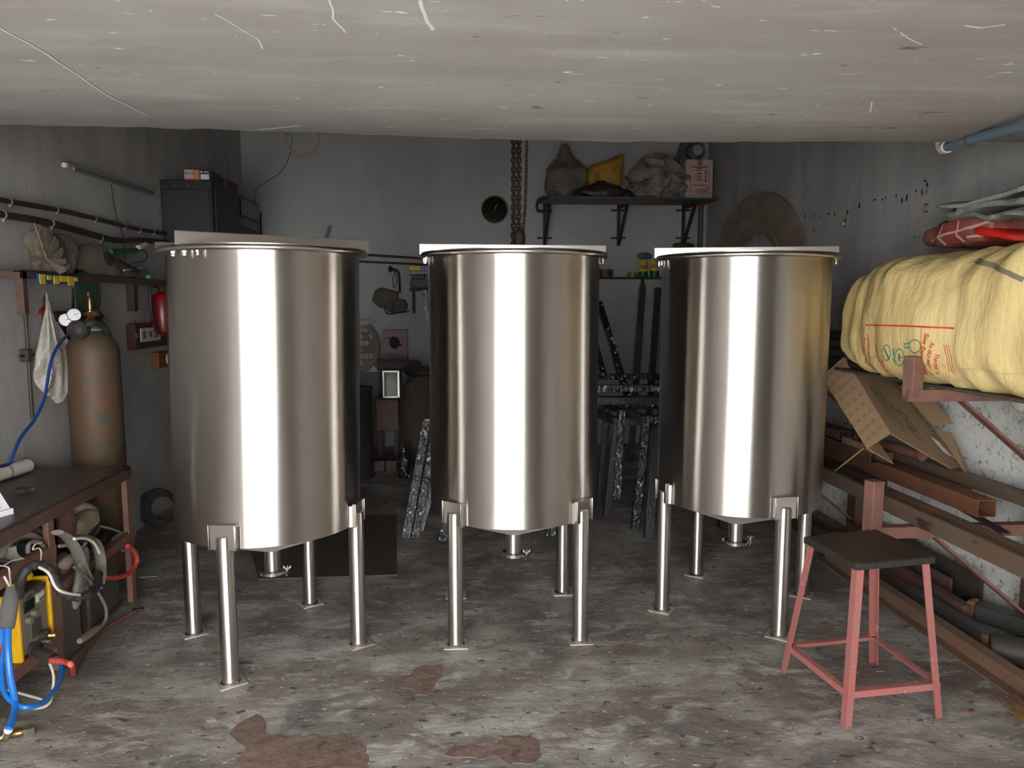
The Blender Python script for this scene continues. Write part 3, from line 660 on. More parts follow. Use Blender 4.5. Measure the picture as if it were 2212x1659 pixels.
# gas cylinder
cx, cy = -1.93, at(203, 800, X=-1.93).y
t = thing('gas_cylinder', 'tall rust brown gas cylinder with gauges standing by the left wall', 'gas cylinder', (cx, cy, 0))
sc = at(205, 716, Y=cy).z
R = .129
MB().lathe([(R*.9, 0), (R, .02), (R, sc-.115), (R*.97, sc-.085), (R*.86, sc-.05), (R*.66, sc-.02), (R*.46, sc), (.05, sc+.004)], (cx, cy, 0), 48).obj('cylinder_body', CYLM, t, ang=40)
MB().lathe([(.052, sc-.01), (.052, sc+.045), (.046, sc+.06), (.03, sc+.062)], (cx, cy, 0), 24).obj('neck_ring', REDOXD, t)
MB().lathe([(.054, sc+.004), (.054, sc+.016)], (cx, cy, 0), 24, cap=False).obj('colour_band', M_('teal band', (74, 128, 116), .5), t)
v0 = V((cx, cy, sc+.06))
vm = MB().lathe([(.018, 0), (.016, .05), (.011, .055), (.011, .10), (.006, .12)], v0, 16); vm.cyl(v0+V((-.03, 0, .035)), v0+V((.045, -.01, .035)), .014, 12)
vm.obj('valve', BRASS, t)
sp = at(198, 683, X=cx); MB().cyl(sp+V((0, 0, -.03)), sp+V((0, 0, .03)), .008, 10).obj('spindle', BRASS, t); MB().cyl(sp+V((-.01, -.02, .0)), sp+V((.02, .10, -.01)), .005, 8).obj('spindle_handle', DARKST, t)
# regulator with two gauges
g1c = at(142, 691, Y=cy-.12); g2c = at(160, 680, Y=cy-.11)
rg = thing('gas_regulator', 'brass regulator with two round white pressure gauges on the cylinder valve', 'regulator', at(170, 712, Y=cy-.08))
for c in (g1c, g2c):
    q = (EYE-c); q.z *= .3; q = q.normalized().to_track_quat('Z', 'Y').to_matrix()
    gg = MB().lathe([(.026, -.03), (.034, -.022), (.034, .004), (.031, .006), (.029, .002)], c, 28, q).obj('gauge_case', CHROME, rg)
    MB().lathe([(.029, .0025), (.0005, .003)], c, 24, q).obj('gauge_face', WHITEP, gg)
    n_ = MB(); u = q @ V((1, 0, 0)); v = q @ V((0, 1, 0)); w = q @ V((0, 0, 1))
    for k in range(11):
        a = math.radians(-50+28*k); d_ = u*math.cos(a)+v*math.sin(a); n_.bar(c+w*.0045+d_*.019, c+w*.0045+d_*.025, .0012)
    n_.bar(c+w*.005, c+w*.005+u*.018+v*.004, .002); n_.obj('gauge_marks', INK, gg)
c = at(172, 712, Y=cy-.09)
mb = MB(); mb.blob(c, (.05, .035, .05), 1, 32, 20, 2, .05, 8); mb.obj('regulator_body', DARKST, rg)
for k in range(4): MB().torus(c+V((0, -.03, 0)), .018+.009*k, .004, Matrix.Rotation(PI/2, 3, 'X'), 24, 6).obj('hose_turn', RUBD, rg)
MB().cyl(c+V((-.01, 0, -.01)), v0+V((.02, 0, .035)), .013, 10).obj('inlet_stem', BRASS, rg)
MB().cyl(c, at(148, 722, Y=cy-.10), .010, 10).obj('outlet_stem', BRASS, rg)
MB().tube([c+V((.03, 0, .02)), at(200, 697, Y=cy-.08), at(222, 703, Y=cy), at(236, 725, Y=cy+.05)], .016, 8).obj('hose_end', RUBD, rg)
# dark rack panel behind the cylinder
t = thing('black_board', 'black flat board fixed on the wall behind the gas cylinder valve', 'board', (XL+.03, cy+.2, 1.2))
MB().box((XL+.03, cy+.20, at(190, 740, Y=cy+.1).z), (.03, .50, .34)).obj('panel', RUBD, t, bevel=.01)
MB().bar((XL+.055, cy-.02, 1.42), (XL+.055, cy+.42, 1.42), .02, .02).obj('rail', DARKST, t)
# blue hose from the regulator
hp = [at(148, 722, Y=cy-.10), at(130, 740, X=-1.93), at(112, 775, X=-1.93), at(103, 820, X=-1.93), at(96, 860, X=-1.93), at(75, 905, X=-1.93), at(45, 945, X=-1.93), at(27, 985, X=-1.93), at(18, 1003, X=-1.93), at(-25, 1010, X=-1.93)]
tag(MB().tube(hp, .0075, 10, 6).obj('gas_hose', BLUED), 'deep blue hose curving down from the regulator to the work table', 'hose')
# switchboard
a = at(278, 700, X=XL+.02); b = at(349, 746, X=XL+.02)
t = thing('switchboard', 'dark red wall switchboard with ivory switches beside the fire extinguisher', 'switchboard', a)
MB().box((XL+.03, (a.y+b.y)/2, (a.z+b.z)/2), (.06, b.y-a.y, a.z-b.z)).obj('backbox', M_('dark maroon wood', (84, 48, 46), .6), t, bevel=.004)
pc_ = at(325, 722, X=XL+.062); MB().box((XL+.063, pc_.y, pc_.z), (.008, (b.y-a.y)*.62, .09)).obj('face_plate', WHITEPL, t, bevel=.002)
for k in range(5): MB().box((XL+.069, pc_.y-.22+.1*k, pc_.z), (.008, .05, .05 if k % 2 else .035)).obj('switch', GREYPL, t, bevel=.002)
a = at(330, 762, X=XL+.02); b = at(358, 790, X=XL+.02)
t = thing('socket_box', 'small orange brown socket box low beside the left tank', 'socket', a)
MB().box((XL+.03, (a.y+b.y)/2, (a.z+b.z)/2), (.06, b.y-a.y, a.z-b.z)).obj('backbox', M_('orange wood', (128, 78, 44), .6), t, bevel=.003)
MB().lathe([(.04, 0), (.035, .01)], ((XL+.06), (a.y+b.y)/2+.05, (a.z+b.z)/2), 20, Matrix.Rotation(PI/2, 3, 'Y')).obj('socket', WHITEPL, t)
# extinguisher
ex = XL+.11; ey = at(352, 680, X=ex).y; ez = at(340, 725, X=ex).z; et = at(340, 632, X=ex).z
t = thing('fire_extinguisher', 'dark red fire extinguisher on the left wall, half hidden by the left tank', 'fire extinguisher', (ex, ey, ez))
MB().lathe([(.04, ez), (.07, ez+.02), (.08, ez+.06), (.08, et-.05), (.065, et-.015), (.03, et), (.02, et+.01)], (ex, ey, 0), 32).obj('body', REDX, t)
MB().lathe([(.02, 0), (.02, .04)], (ex, ey, et), 12).obj('valve', DARKST, t)
MB().plate([(ex-.01, ey-.12, et+.045), (ex-.01, ey+.02, et+.06), (ex-.01, ey+.02, et+.045), (ex-.01, ey-.10, et+.03)], (.02, 0, 0)).obj('lever', RUBD, t)
MB().tube([(ex, ey, et+.03), (ex, ey-.16, et+.06), (ex, ey-.2, et-.03), (ex, ey-.19, et-.14), (ex, ey-.15, et-.2), (ex, ey-.09, et-.27)], .011, 8, 6).obj('hose', RUBD, t)
# reel in the far left corner
c = at(338, 1085, Y=5.0); c.z = .13
t = thing('cable_coil', 'dark coiled cable on the floor behind the left tank', 'cable', (c.x, c.y, 0))
for k in range(5): MB().torus(c+V((.01*k, 0, .01*(k % 2))), .12-.008*k, .012, Matrix.Rotation(math.radians(80), 3, 'X'), 32, 6).obj('loop', RUBD, t)
tag(MB().blob((c.x-.1, c.y-.35, .05), (.09, .06, .05), .8, 24, 16, 3, .15, 8).obj('rusty_casting', RUSTO), 'small orange rusty casting on the floor beside the coiled cable', 'scrap metal')

# ---------------------------------------------------------------- work table
TX, TZ = -1.615, .70; TY1, TY2, TY3 = 3.72, 3.02, 2.30
t = thing('work_table', 'brown steel work table along the left wall with junk on its lower shelf', 'table', (-1.85, 3.0, 0))
MB().box(((XL+TX)/2+.005, (1.7+TY1)/2, TZ-.006), (TX-XL-.015, TY1-1.7, .012)).obj('table_top', TOPM, t, bevel=.002)
MB().angle((TX, 1.7, TZ-.012), (TX, TY1, TZ-.012), .05, .005, (-1, 0, 0), (0, 0, -1)).obj('top_edge_angle', REDOXD, t)
MB().angle((TX, TY1, TZ-.012), (XL+.02, TY1, TZ-.012), .05, .005, (0, -1, 0), (0, 0, -1)).obj('top_edge_angle', REDOXD, t)
for y in (TY1, TY2, TY3): MB().angle((TX-.007, y, 0), (TX-.007, y, TZ-.012), .042, .005, (0, -1, 0), (-1, 0, 0)).obj('leg', REDOX, t)
for y in (TY1, TY2, TY3): MB().angle((XL+.03, y, 0), (XL+.03, y, TZ-.012), .042, .005, (0, -1, 0), (1, 0, 0)).obj('leg', REDOXD, t)
zm = at(115, 1180, X=TX).z
MB().angle((TX-.004, 1.75, zm), (TX-.004, TY2, zm), .045, .005, (-1, 0, 0), (0, 0, -1)).obj('shelf_rail', REDOX, t)
z2 = at(285, 1152, X=TX).z
MB().angle((TX-.003, TY2, z2), (TX-.003, TY1, z2), .04, .005, (-1, 0, 0), (0, 0, -1)).obj('shelf_rail', REDOX, t)
MB().box(((XL+TX)/2, (TY2+TY1)/2, z2-.035), (TX-XL-.06, TY1-TY2-.02, .005)).obj('middle_shelf', BROWNP, t)
zl = .17
MB().angle((TX-.004, 1.75, zl), (TX-.004, TY2, zl), .05, .005, (-1, 0, 0), (0, 0, -1)).obj('bottom_rail', REDOX, t)
MB().box(((XL+TX)/2, 2.42, zl+.002), (TX-XL-.06, 1.2, .005)).obj('bottom_shelf', BROWNP, t)
MB().box(((XL+TX)/2, 2.42, zm-.045), (TX-XL-.06, 1.18, .005)).obj('middle_shelf', BROWNP, t)
# brown plywood board behind
tag(MB().box((XL+.08, 3.62, .34), (.03, .42, .66)).obj('brown_board', BROWNP, bevel=.003), 'dark brown flat board standing against the wall under the work table', 'board')
# on the table
a, b = at(-30, 1012, X=-2.06), at(58, 988, X=-2.03); a.z = b.z = TZ+.034
t = thing('paper_roll', 'white rolled drawing lying across the far end of the work table', 'paper roll', a)
q = (b-a).to_track_quat('Z', 'Y').to_matrix()
MB().lathe([(.030, 0), (.032, (b-a).length), (.028, (b-a).length), (.026, 0)], a, 24, q, cap=False).obj('roll', M_('off white drawing paper', (206, 198, 188), .7, var=(186, 176, 166), scale=6), t)
MB().torus(a.lerp(b, .45), .034, .0015, q, 20, 5).obj('elastic_band', RUBD, t)
def bookbox():
    p = [at(-25, 1125, Z=TZ), at(30, 1110, Z=TZ)]
    t = thing('paper_stack', 'white printed sheets standing on the near end of the work table', 'papers', (p[0]+p[1])/2)
    a = V((p[0].x, p[0].y, TZ)); b = V((p[1].x, p[1].y, TZ)); d = (b-a).normalized(); n = V((-d.y, d.x, 0))
    MB().plate([a, b, b+n*.10, a+n*.10], (0, 0, .022)).obj('pad', WHITEP, t, bevel=.001)
    e = b-d*.006; H = V((-.0, 0, .105))+n*.09
    MB().plate([a+n*.01+V((0, 0, .023)), e+n*.01+V((0, 0, .023)), e+n*.01+V((0, 0, .023))+H, a+n*.01+V((0, 0, .023))+H], n*.003).obj('sheet', WHITEP, t)
    o = e+n*.008+V((0, 0, .024)); m = MB(); hn = H.normalized()
    for (x0, y0, x1, y1) in [(-.10, .085, -.03, .09), (-.03, .09, -.03, .06), (-.10, .02, -.03, .012), (-.07, .035, -.03, .012), (-.03, .09, -.012, .092)]:
        m.bar(o+d*x0+hn*y0, o+d*x1+hn*y1, .0015)
    m.obj('drawing_lines', INK, t)
bookbox()
p = at(50, 1063, Z=TZ); p = V((p.x, p.y, TZ))
MBn = MB(); MBn.lathe([(.03, 0), (.03, .018), (.018, .020), (.018, 0)], p, 6, cap=False); MBn.box(p+V((.015, .01, .009)), (.05, .02, .016), rz=.5)
tag(MBn.obj('steel_nut', RUBD), 'small black steel block lying on the work table top', 'nut')
for (px_, py_, r, h, m, nm, lb) in [(-4, 1026, .036, .024, CARD, 'tape_roll', 'beige tape roll lowest in the little stack on the work table'),]:
    p = at(px_, py_, Z=TZ); p = V((p.x, p.y, TZ)); yl = M_('yellow tape', (214, 180, 90), .5)
    t = thing('tape_roll', 'yellow tape roll at the bottom of the little stack on the work table', 'tape', p)
    MB().lathe([(.02, 0), (.038, 0), (.038, .026), (.02, .026)], p, 24, cap=False).obj('roll', yl, t)
    t = thing('tape_roll', 'white tape roll with a pink core on top of the yellow one', 'tape', p+V((0, 0, .027)))
    MB().lathe([(.024, .027), (.037, .027), (.037, .045), (.024, .045)], p, 24, cap=False).obj('roll', WHITEPL, t)
    MB().lathe([(.021, .027), (.024, .027), (.024, .046), (.021, .046)], p, 24, cap=False).obj('core', M_('magenta core', (160, 30, 90), .5), t)
p = at(8, 1015, Z=TZ); p = V((p.x-.01, p.y+.02, TZ))
t = thing('twine_ball', 'brown bundle of twine with a loop beside the tape rolls', 'twine', p)
MB().blob(p+V((0, 0, .028)), (.05, .035, .03), .9, 28, 18, 4, .1, 20, .1, zmin=TZ).obj('bundle', M_('brown twine', (128, 104, 84), .9, bump=.5), t)
MB().torus(p+V((.07, .0, .012)), .026, .006, None, 18, 6, .5).obj('loop', DARKST, t)

# ---------------------------------------------------------------- welding machine
wx = TX-.008; wa = at(36, 1291, X=wx); wb = at(97, 1248, X=wx); wc = at(108, 1378, X=wx)
wz1 = wa.z; wz0 = zl+.006; wy0, wy1 = wa.y, wb.y+.02
t = thing('welding_machine', 'yellow and grey welding machine on the bottom shelf of the work table', 'welding machine', (wx-.2, (wy0+wy1)/2, wz0))
MB().box((wx-.24, (wy0+wy1)/2, (wz0+wz1)/2), (.46, wy1-wy0-.03, wz1-wz0-.01)).obj('casing', M_('dark olive casing', (74, 62, 40), .6, var=(50, 44, 34), scale=8), t, bevel=.006)
MB().box((wx-.004, (wy0+wy1)/2, (wz0+wz1)/2), (.012, wy1-wy0-.05, wz1-wz0-.02)).obj('front_panel', PANELG, t, bevel=.002)
for y in (wy0, wy1): MB().box((wx-.122, y, (wz0+wz1)/2), (.26, .020, wz1-wz0+.01)).obj('end_frame', YELP, t, bevel=.006)
MB().box((wx-.36, wy0+.01, (wz0+wz1)/2-.02), (.2, .012, (wz1-wz0)*.9)).obj('side_panel', YELP, t, bevel=.004)
PX = lambda f, g: V((wx+.003, wy0+.028+(wy1-wy0-.056)*f, wz0+(wz1-wz0)*g))
def pbox(f, g, w, h, d, m, nm, par=t, bev=.001): return MB().box(PX(f, g)+V((d/2, 0, 0)), (d, (wy1-wy0-.056)*w, (wz1-wz0)*h)).obj(nm, m, par, bevel=bev)
pbox(.24, .77, .42, .17, .004, GLASSD, 'display'); pbox(.72, .79, .34, .13, .005, WHITEPL, 'selector_plate')
pbox(.28, .895, .26, .04, .003, M_('maker plate', (70, 66, 60), .5), 'maker_plate')
for k in range(4): MB().cyl(PX(.62+.075*k, .765), PX(.62+.075*k, .775)+V((.012, 0, 0)), .0045, 8).obj('toggle', CHROME, t)
for f, g in ((.36, .60), (.12, .56)):
    kb = MB().cyl(PX(f, g), PX(f, g)+V((.02, 0, 0)), .014, 18).obj('control_knob', PANELG, t)
for k in range(12): pbox(.50, .22+.024*k, .42, .008, .003, M_('louvre slot', (60, 56, 48), .7) if k == 0 else bpy.data.materials['louvre slot'], 'louvre')
text('TIG300', PX(.42, .895)+V((.002, 0, 0)), (0, 1, 0), (0, 0, 1), .030, INK, t, thick=.001, fit=(wy1-wy0)*.42, bold=.0008)
text('SPP', PX(.90, .90)+V((.002, 0, 0)), (0, 1, 0), (0, 0, 1), .010, INK, t, thick=.001, fit=(wy1-wy0)*.08)
c = PX(.72, .14); MB().lathe([(.026, 0), (.026, .02), (.018, .024)], c, 20, Matrix.Rotation(PI/2, 3, 'Y')).obj('cable_socket', RUBD, t); MB().cyl(c, c+V((.045, .01, -.003)), .011, 10).obj('gas_nipple', BRASS, t)
c2 = PX(.22, .07); MB().lathe([(.026, 0), (.026, .02)], c2, 20, Matrix.Rotation(PI/2, 3, 'Y')).obj('cable_socket', RUBD, t)
c3 = PX(.45, .12); MB().cyl(c3, c3+V((.05, 0, 0)), .009, 10).obj('gas_nipple', CHROME, t)
# plug and red cable
pl = thing('cable_plug', 'black rubber plug on the welding machine with a red cable', 'plug', c2)
e = at(113, 1421, X=wx+.12)
MB().tube([c2+V((.01, 0, 0)), c2.lerp(e, .5), e], .021, 14).obj('plug_body', RUBD, pl)
e2 = at(122, 1426, X=wx+.16)
MB().tube([e, e2], .014, 12).obj('strain_relief', RUBD, pl)
rc = [e2-V((.02, 0, 0)), at(140, 1430, X=wx+.20), at(155, 1438, X=wx+.24), at(159, 1455, Z=.014)]
rc2 = [at(159, 1457, Z=.012), at(168, 1430, Z=.012), at(200, 1385, Z=.012), at(240, 1350, Z=.012), at(290, 1322, Z=.012)]
tag(MB().tube(rc2, .010, 10, 6).obj('welding_cable', M_('dusty red brown cable', (96, 66, 58), .7, var=(120, 62, 52), scale=6)), 'dusty red-brown cable lying along the floor beside the table', 'cable')
tag(MB().tube(rc, .010, 10, 6).obj('welding_cable', REDH), 'short bright red cable curving from the machine plug down to the floor', 'cable')
p = at(298, 1315, Z=.01); tag(MB().torus(V((p.x, p.y, .008)), .025, .006, None, 18, 6, .6).obj('earth_lug', DARKST), 'dark ring shaped lug on the floor at the end of the red cable', 'lug')
# flowers
p = V((wx-.08, wy0+.11, wz1+.012)); t = thing('marigold_flowers', 'small yellow marigold flowers laid on the welding machine', 'flowers', p)
random.seed(2)
for k in range(6):
    c = p+V((random.uniform(-.02, .05), (k-2.5)*.022, .01+.006*(k % 2))); MB().blob(c, (.017, .017, .014), 1, 16, 10, k, .5, 40).obj('flower', FLOWER, t)
# blue hoses and white wire
gx = wx+.05
h1 = [at(-8, 1345, X=gx), at(2, 1352, X=gx), at(3, 1420, X=gx), at(8, 1490, X=gx+.05), at(30, 1518, X=gx+.1), at(60, 1528, X=gx+.15), at(95, 1515, X=gx+.16), at(125, 1480, X=gx+.14), at(134, 1450, X=gx+.10), at(126, 1430, X=gx+.06), at(110, 1412, X=gx+.03), at(92, 1408, X=gx)]
tag(MB().tube(h1, .0085, 10, 6).obj('blue_hose', BLUEH), 'bright blue hose looping round below the welding machine plug', 'hose')
h2 = [at(17, 1350, X=gx+.03), at(17, 1400, X=gx+.05), at(22, 1460, X=gx+.07), at(32, 1510, X=gx+.10), at(32, 1535, X=gx+.12), at(25, 1560, X=gx+.14), at(18, 1577, X=gx+.15)]
tag(MB().tube(h2, .011, 10, 6).obj('blue_hose', BLUEH), 'thicker bright blue hose hanging straight down to the brass tee', 'hose')
h3 = [at(-15, 1350, X=gx-.02), at(6, 1356, X=gx-.01), at(-5, 1420, X=gx)]
tag(MB().tube(h3, .006, 8, 5).obj('red_hose', REDH), 'thin red hose at the left edge beside the blue hoses', 'hose')
sl = [at(24, 1268, X=gx+.02), at(22, 1300, X=gx+.03), at(16, 1340, X=gx+.03), at(12, 1357, X=gx+.03)]
tag(MB().tube(sl, lambda k: .014+.012*min(1, 3*k), 14, 6, .7).obj('torch_sleeve', M_('grey woven sleeve', (84, 82, 80), .9, bump=.3)), 'dark grey sleeve gathering the blue hoses in front of the machine', 'sleeve')
ww = [at(-20, 1222, X=TX+.01), at(0, 1222, X=TX+.01), at(18, 1226, X=TX+.01), at(21, 1245, X=TX+.02), at(24, 1268, X=TX+.02)]
tag(MB().tube(ww, .003, 6, 4).obj('white_tie', WIRE), 'white cord tying the grey sleeve to the table rail', 'cord')
ww = [at(9, 1245, X=TX+.02), at(18, 1262, X=TX+.03), at(25, 1270, X=TX+.03)]
tag(MB().tube(ww, .004, 6, 4).obj('white_tie', WIRE), 'short doubled white cord tail on top of the grey sleeve', 'cord')
ww = [at(8, 1222, X=TX+.01), at(25, 1212, X=TX+.01), at(49, 1206, X=TX+.01)]
tag(MB().tube(ww, .003, 6, 4).obj('white_tie', WIRE), 'loose white cord end sticking out over the table rail', 'cord')
ww = [at(90, 1172, X=TX+.01), at(76, 1176, X=TX+.01), at(71, 1187, X=TX+.012), at(84, 1184, X=TX+.014), at(89, 1195, X=TX+.016), at(87, 1222, X=TX+.016)]
tag(MB().tube(ww, .003, 6, 4).obj('white_tie', WIRE), 'white cord hanging over the rail beside the second table leg', 'cord')
ww = [at(107, 1432, X=wx+.06), at(116, 1460, X=wx+.08), at(113, 1495, X=wx+.08), at(108, 1518, X=wx+.10), at(85, 1530, Z=.01), at(45, 1528, Z=.01)]
tag(MB().tube(ww, .005, 8, 4).obj('white_cable', WIRE), 'thin white cable hanging inside the blue hose loop', 'cable')
ww = [at(15, 1490, Z=.05), at(45, 1498, Z=.03), at(95, 1512, Z=.02)]
tag(MB().tube(ww, .005, 8, 4).obj('white_cable', WIRE), 'thin white cable lying behind the blue hose loop', 'cable')
# brass tee on the floor
p = at(12, 1590, Z=.02)
t = thing('hose_coupling', 'brass hose coupling lying on the floor at the end of the blue hose', 'coupling', (p.x, p.y, 0))
e = h2[-1]; MB().cyl(e, p+V((0, 0, .0)), .012, 12).obj('spigot', CHROME, t)
MB().blob(p+V((.02, .02, 0)), (.034, .018, .016), 1, 20, 12).obj('tee_body', BRASS, t); MB().cyl(p+V((-.05, -.03, -.004)), p, .012, 12).obj('branch', BRASS, t)
MB().cyl(p+V((.06, .03, -.018)), p+V((.06, .03, .012)), .019, 6).obj('hex_nut', CHROME, t)
# black braided torch cable loop
gx2 = TX+.02
bk = [at(40, 1290, X=gx2-.02), at(48, 1245, X=gx2), at(72, 1222, X=gx2+.02), at(100, 1225, X=gx2+.04), at(118, 1250, X=gx2+.06), at(130, 1275, X=gx2+.08), at(155, 1289, X=gx2+.1), at(185, 1287, X=gx2+.12), at(208, 1268, X=gx2+.10), at(213, 1240, X=gx2+.05)]
tag(MB().tube(bk, lambda k: .017+.002*math.sin(k*90), 12, 10).obj('torch_cable', RUBD), 'thick black torch cable looping over the welding machine and past the leg', 'cable')
wk = [at(84, 1225, X=gx2+.07), at(105, 1238, X=gx2+.09), at(120, 1268, X=gx2+.11), at(140, 1280, X=gx2+.13), at(172, 1285, X=gx2+.14)]
tag(MB().tube(wk, .005, 8, 6).obj('white_cable', WIRE), 'white cable strapped along the thick black torch cable', 'cable')
# belts and hoses tangle on the middle shelf
def loopy(pts, r, m, lb, nm='rubber_hose', cat='hose', fl=1.0, X=TX-.06):
    P = [at(x, y, X=X+(q[0] if q else 0)) for x, y, *q in pts]
    return tag(MB().tube(P, r, 10, 6, fl).obj(nm, m), lb, cat)
loopy([(124, 1150), (145, 1160), (165, 1190), (175, 1220), (190, 1250), (210, 1270)], .026, RUB, 'broad flat grey belt crossing diagonally behind the second table leg', 'flat_belt', 'belt', .4, TX+.03)
loopy([(150, 1163), (180, 1160), (205, 1170), (216, 1200), (218, 1235), (214, 1262)], .024, RUB, 'broad flat grey belt curving over to the right of the diagonal one', 'flat_belt', 'belt', .45, TX+.035)
loopy([(160, 1164), (185, 1163), (203, 1173), (215, 1195)], .006, WIRE, 'white hose along the top of the curved grey belt', X=TX+.065)
loopy([(0, 1200), (25, 1165), (60, 1155), (90, 1170), (100, 1195)], .014, RUB, 'grey hose arching over the left part of the middle shelf, outermost', X=TX-.06)
loopy([(0, 1180), (40, 1148), (80, 1146), (103, 1160), (112, 1190)], .012, RUB, 'grey hose arch just above the outermost one on the middle shelf', X=TX-.10)
loopy([(25, 1190), (32, 1168), (55, 1160), (80, 1178), (92, 1205)], .016, RUBD, 'dark hose curled in the middle of the left shelf tangle', X=TX-.08)
loopy([(60, 1195), (62, 1176), (78, 1170), (95, 1180), (100, 1200)], .008, RUB, 'thin grey hose curl near the second table leg', X=TX-.03)
loopy([(18, 1180), (24, 1200), (48, 1210), (80, 1212)], .028, RUB, 'flat grey belt folded at the left of the middle shelf', 'flat_belt', 'belt', .35, TX-.05)
loopy([(128, 1180), (150, 1178), (175, 1183), (185, 1173)], .007, WIRE, 'thin pale hose crossing under the diagonal belt', X=TX-.04)
loopy([(180, 1205), (200, 1190), (240, 1180), (262, 1178), (266, 1190)], .010, RUB, 'grey hose bundle lying on the tall tin near the far leg, upper one', X=TX-.1)
loopy([(185, 1212), (215, 1200), (250, 1190), (285, 1170), (292, 1150)], .009, RUB, 'grey hose bundle lying on the tall tin near the far leg, lower one', X=TX-.08)
loopy([(240, 1178), (252, 1160), (275, 1152), (286, 1165), (280, 1185)], .012, RUB, 'short grey hose curl against the far table leg', X=TX-.06)
loopy([(178, 1150), (205, 1140), (235, 1143), (270, 1160)], .016, RUBD, 'dark cable bundle draped to the far table leg', X=TX-.12)
loopy([(214, 1136), (240, 1142), (270, 1152), (285, 1153)], .005, WIRE, 'pale thin cable on top of the dark cable bundle', X=TX-.09)
loopy([(275, 1180), (290, 1190), (296, 1210), (288, 1230), (268, 1244), (245, 1248), (226, 1246)], .011, REDH, 'red hose curving round in front of the tall tin', X=TX+.03)
loopy([(238, 1147), (222, 1168), (240, 1180)], .022, RUBD, 'dark rubber offcut behind the belts', X=TX-.14)
loopy([(160, 1225), (185, 1245), (200, 1262), (215, 1285), (228, 1310), (229, 1335), (220, 1352), (212, 1358)], .007, RUB, 'thin grey lead hanging down in front of the tins', X=TX+.05)
p0, p1 = at(212, 1356, X=TX+.05), at(172, 1385, X=TX+.08)
t = thing('ground_clamp', 'taped grey connector at the end of the thin hanging lead', 'connector', p1)
MB().tube([p0, p0.lerp(p1, .5), p1], lambda k: .011+.006*math.sin(k*PI), 10, 5).obj('taped_joint', M_('grubby tape', (134, 118, 100), .8), t)
mb = MB(); mb.blob(at(176, 1240, X=TX+.03), (.02, .035, .12), 1, 28, 20, 3, .25, 10, .1, M=Matrix.Rotation(math.radians(-28), 3, 'X'))
tag(mb.obj('clear_plastic_bag', M_('dusty clear plastic', (112, 108, 104), .35, bump=.6)), 'dusty grey plastic bag hanging in front of the belts', 'bag')
# rags
c = at(181, 1106, X=TX-.16); tag(MB().blob(c, (.05, .075, .038), .9, 36, 24, 2, .12, 14, .06, M=Matrix.Rotation(math.radians(-28), 3, 'X')).obj('cotton_glove', CLOTHW), 'grey knitted glove lying on top of the junk under the table', 'glove')
c = at(183, 1135, X=TX-.10); tag(MB().blob(c, (.04, .09, .055), .8, 36, 24, 6, .2, 9, .06).obj('cream_cloth', M_('cream cloth', (142, 126, 100), .9, bump=.3)), 'cream coloured rag just below the knitted glove', 'rag')
c = at(192, 1147, X=TX-.08); tag(MB().blob(c, (.03, .09, .022), .9, 30, 18, 8, .08, 9, M=Matrix.Rotation(math.radians(22), 3, 'X')).obj('black_holder', RUBD), 'black hand piece lying under the cream rag', 'tool')
c = at(145, 1140, X=TX-.12); tag(MB().blob(c, (.035, .04, .085), .9, 36, 26, 5, .15, 20, .15).obj('pink_rag', PINKC), 'dark pink knitted rag beside the second table leg', 'rag')
c = at(134, 1225, X=TX-.06); tag(MB().blob(c, (.03, .045, .05), .9, 30, 20, 15, .25, 20, .1).obj('pink_rag', PINKC), 'small pink rag lower down beside the second table leg', 'rag')
c = at(150, 1212, X=TX+.0); tag(MB().blob(c, (.025, .05, .025), .9, 30, 20, 9, .3, 18, .1).obj('crumpled_paper', M_('dirty paper', (132, 118, 104), .8)), 'crumpled dirty paper on the lower rail behind the leg', 'paper')
c = at(30, 1205, X=TX-.2); tag(MB().blob(c, (.1, .12, .05), .8, 36, 20, 12, .2, 9, .1).obj('grey_rag', M_('grey blue rag', (96, 100, 106), .8, bump=.3)), 'grey rag at the left end of the middle shelf', 'rag')
# tins below
def tin(px0, px1, pyb, ht, X, lb, m, dep=.16, rot=0):
    a, b = at(px0, pyb, Z=0), at(px1, pyb, Z=0)
    return None
a = at(215, 1375, Z=0); b = at(290, 1325, Z=0)
yA, yB = 3.32, 3.68
t = thing('tall_tin', 'tall square dusty tin standing between the last two table legs', 'tin', (-1.78, 3.52, 0))
MB().box((-1.80, 3.50, .165), (.26, .30, .33)).obj('tin_body', M_('dusty tin', (106, 98, 86), .5, .5, var=(84, 76, 68), scale=6, amt=.8), t, bevel=.012)
for k in range(3): MB().box((-1.668, 3.50, .30-.01*k), (.006, .28, .003)).obj('pressed_rib', STEELH, t)
MB().box((-1.668, 3.50, .03), (.008, .30, .012)).obj('base_seam', DARKST, t)
t = thing('round_tin', 'round dull tin standing between the two square tins', 'tin', (-1.72, 3.22, 0))
MB().lathe([(.05, 0), (.052, .01), (.05, .03), (.05, .29), (.052, .30), (.045, .30)], (-1.72, 3.24, 0), 28).obj('tin_body', M_('dull tin', (122, 114, 100), .45, .6, var=(90, 82, 72), scale=8), t)
t = thing('square_tin', 'shorter shiny square tin just right of the second table leg', 'tin', (-1.74, 3.06, 0))
MB().box((-1.74, 3.12, .16), (.22, .17, .32)).obj('tin_body', M_('scuffed tin', (134, 126, 116), .38, .7, var=(96, 86, 78), scale=7), t, bevel=.02)
MB().box((-1.74, 3.12, .321), (.17, .13, .006)).obj('open_mouth', RUBD, t)

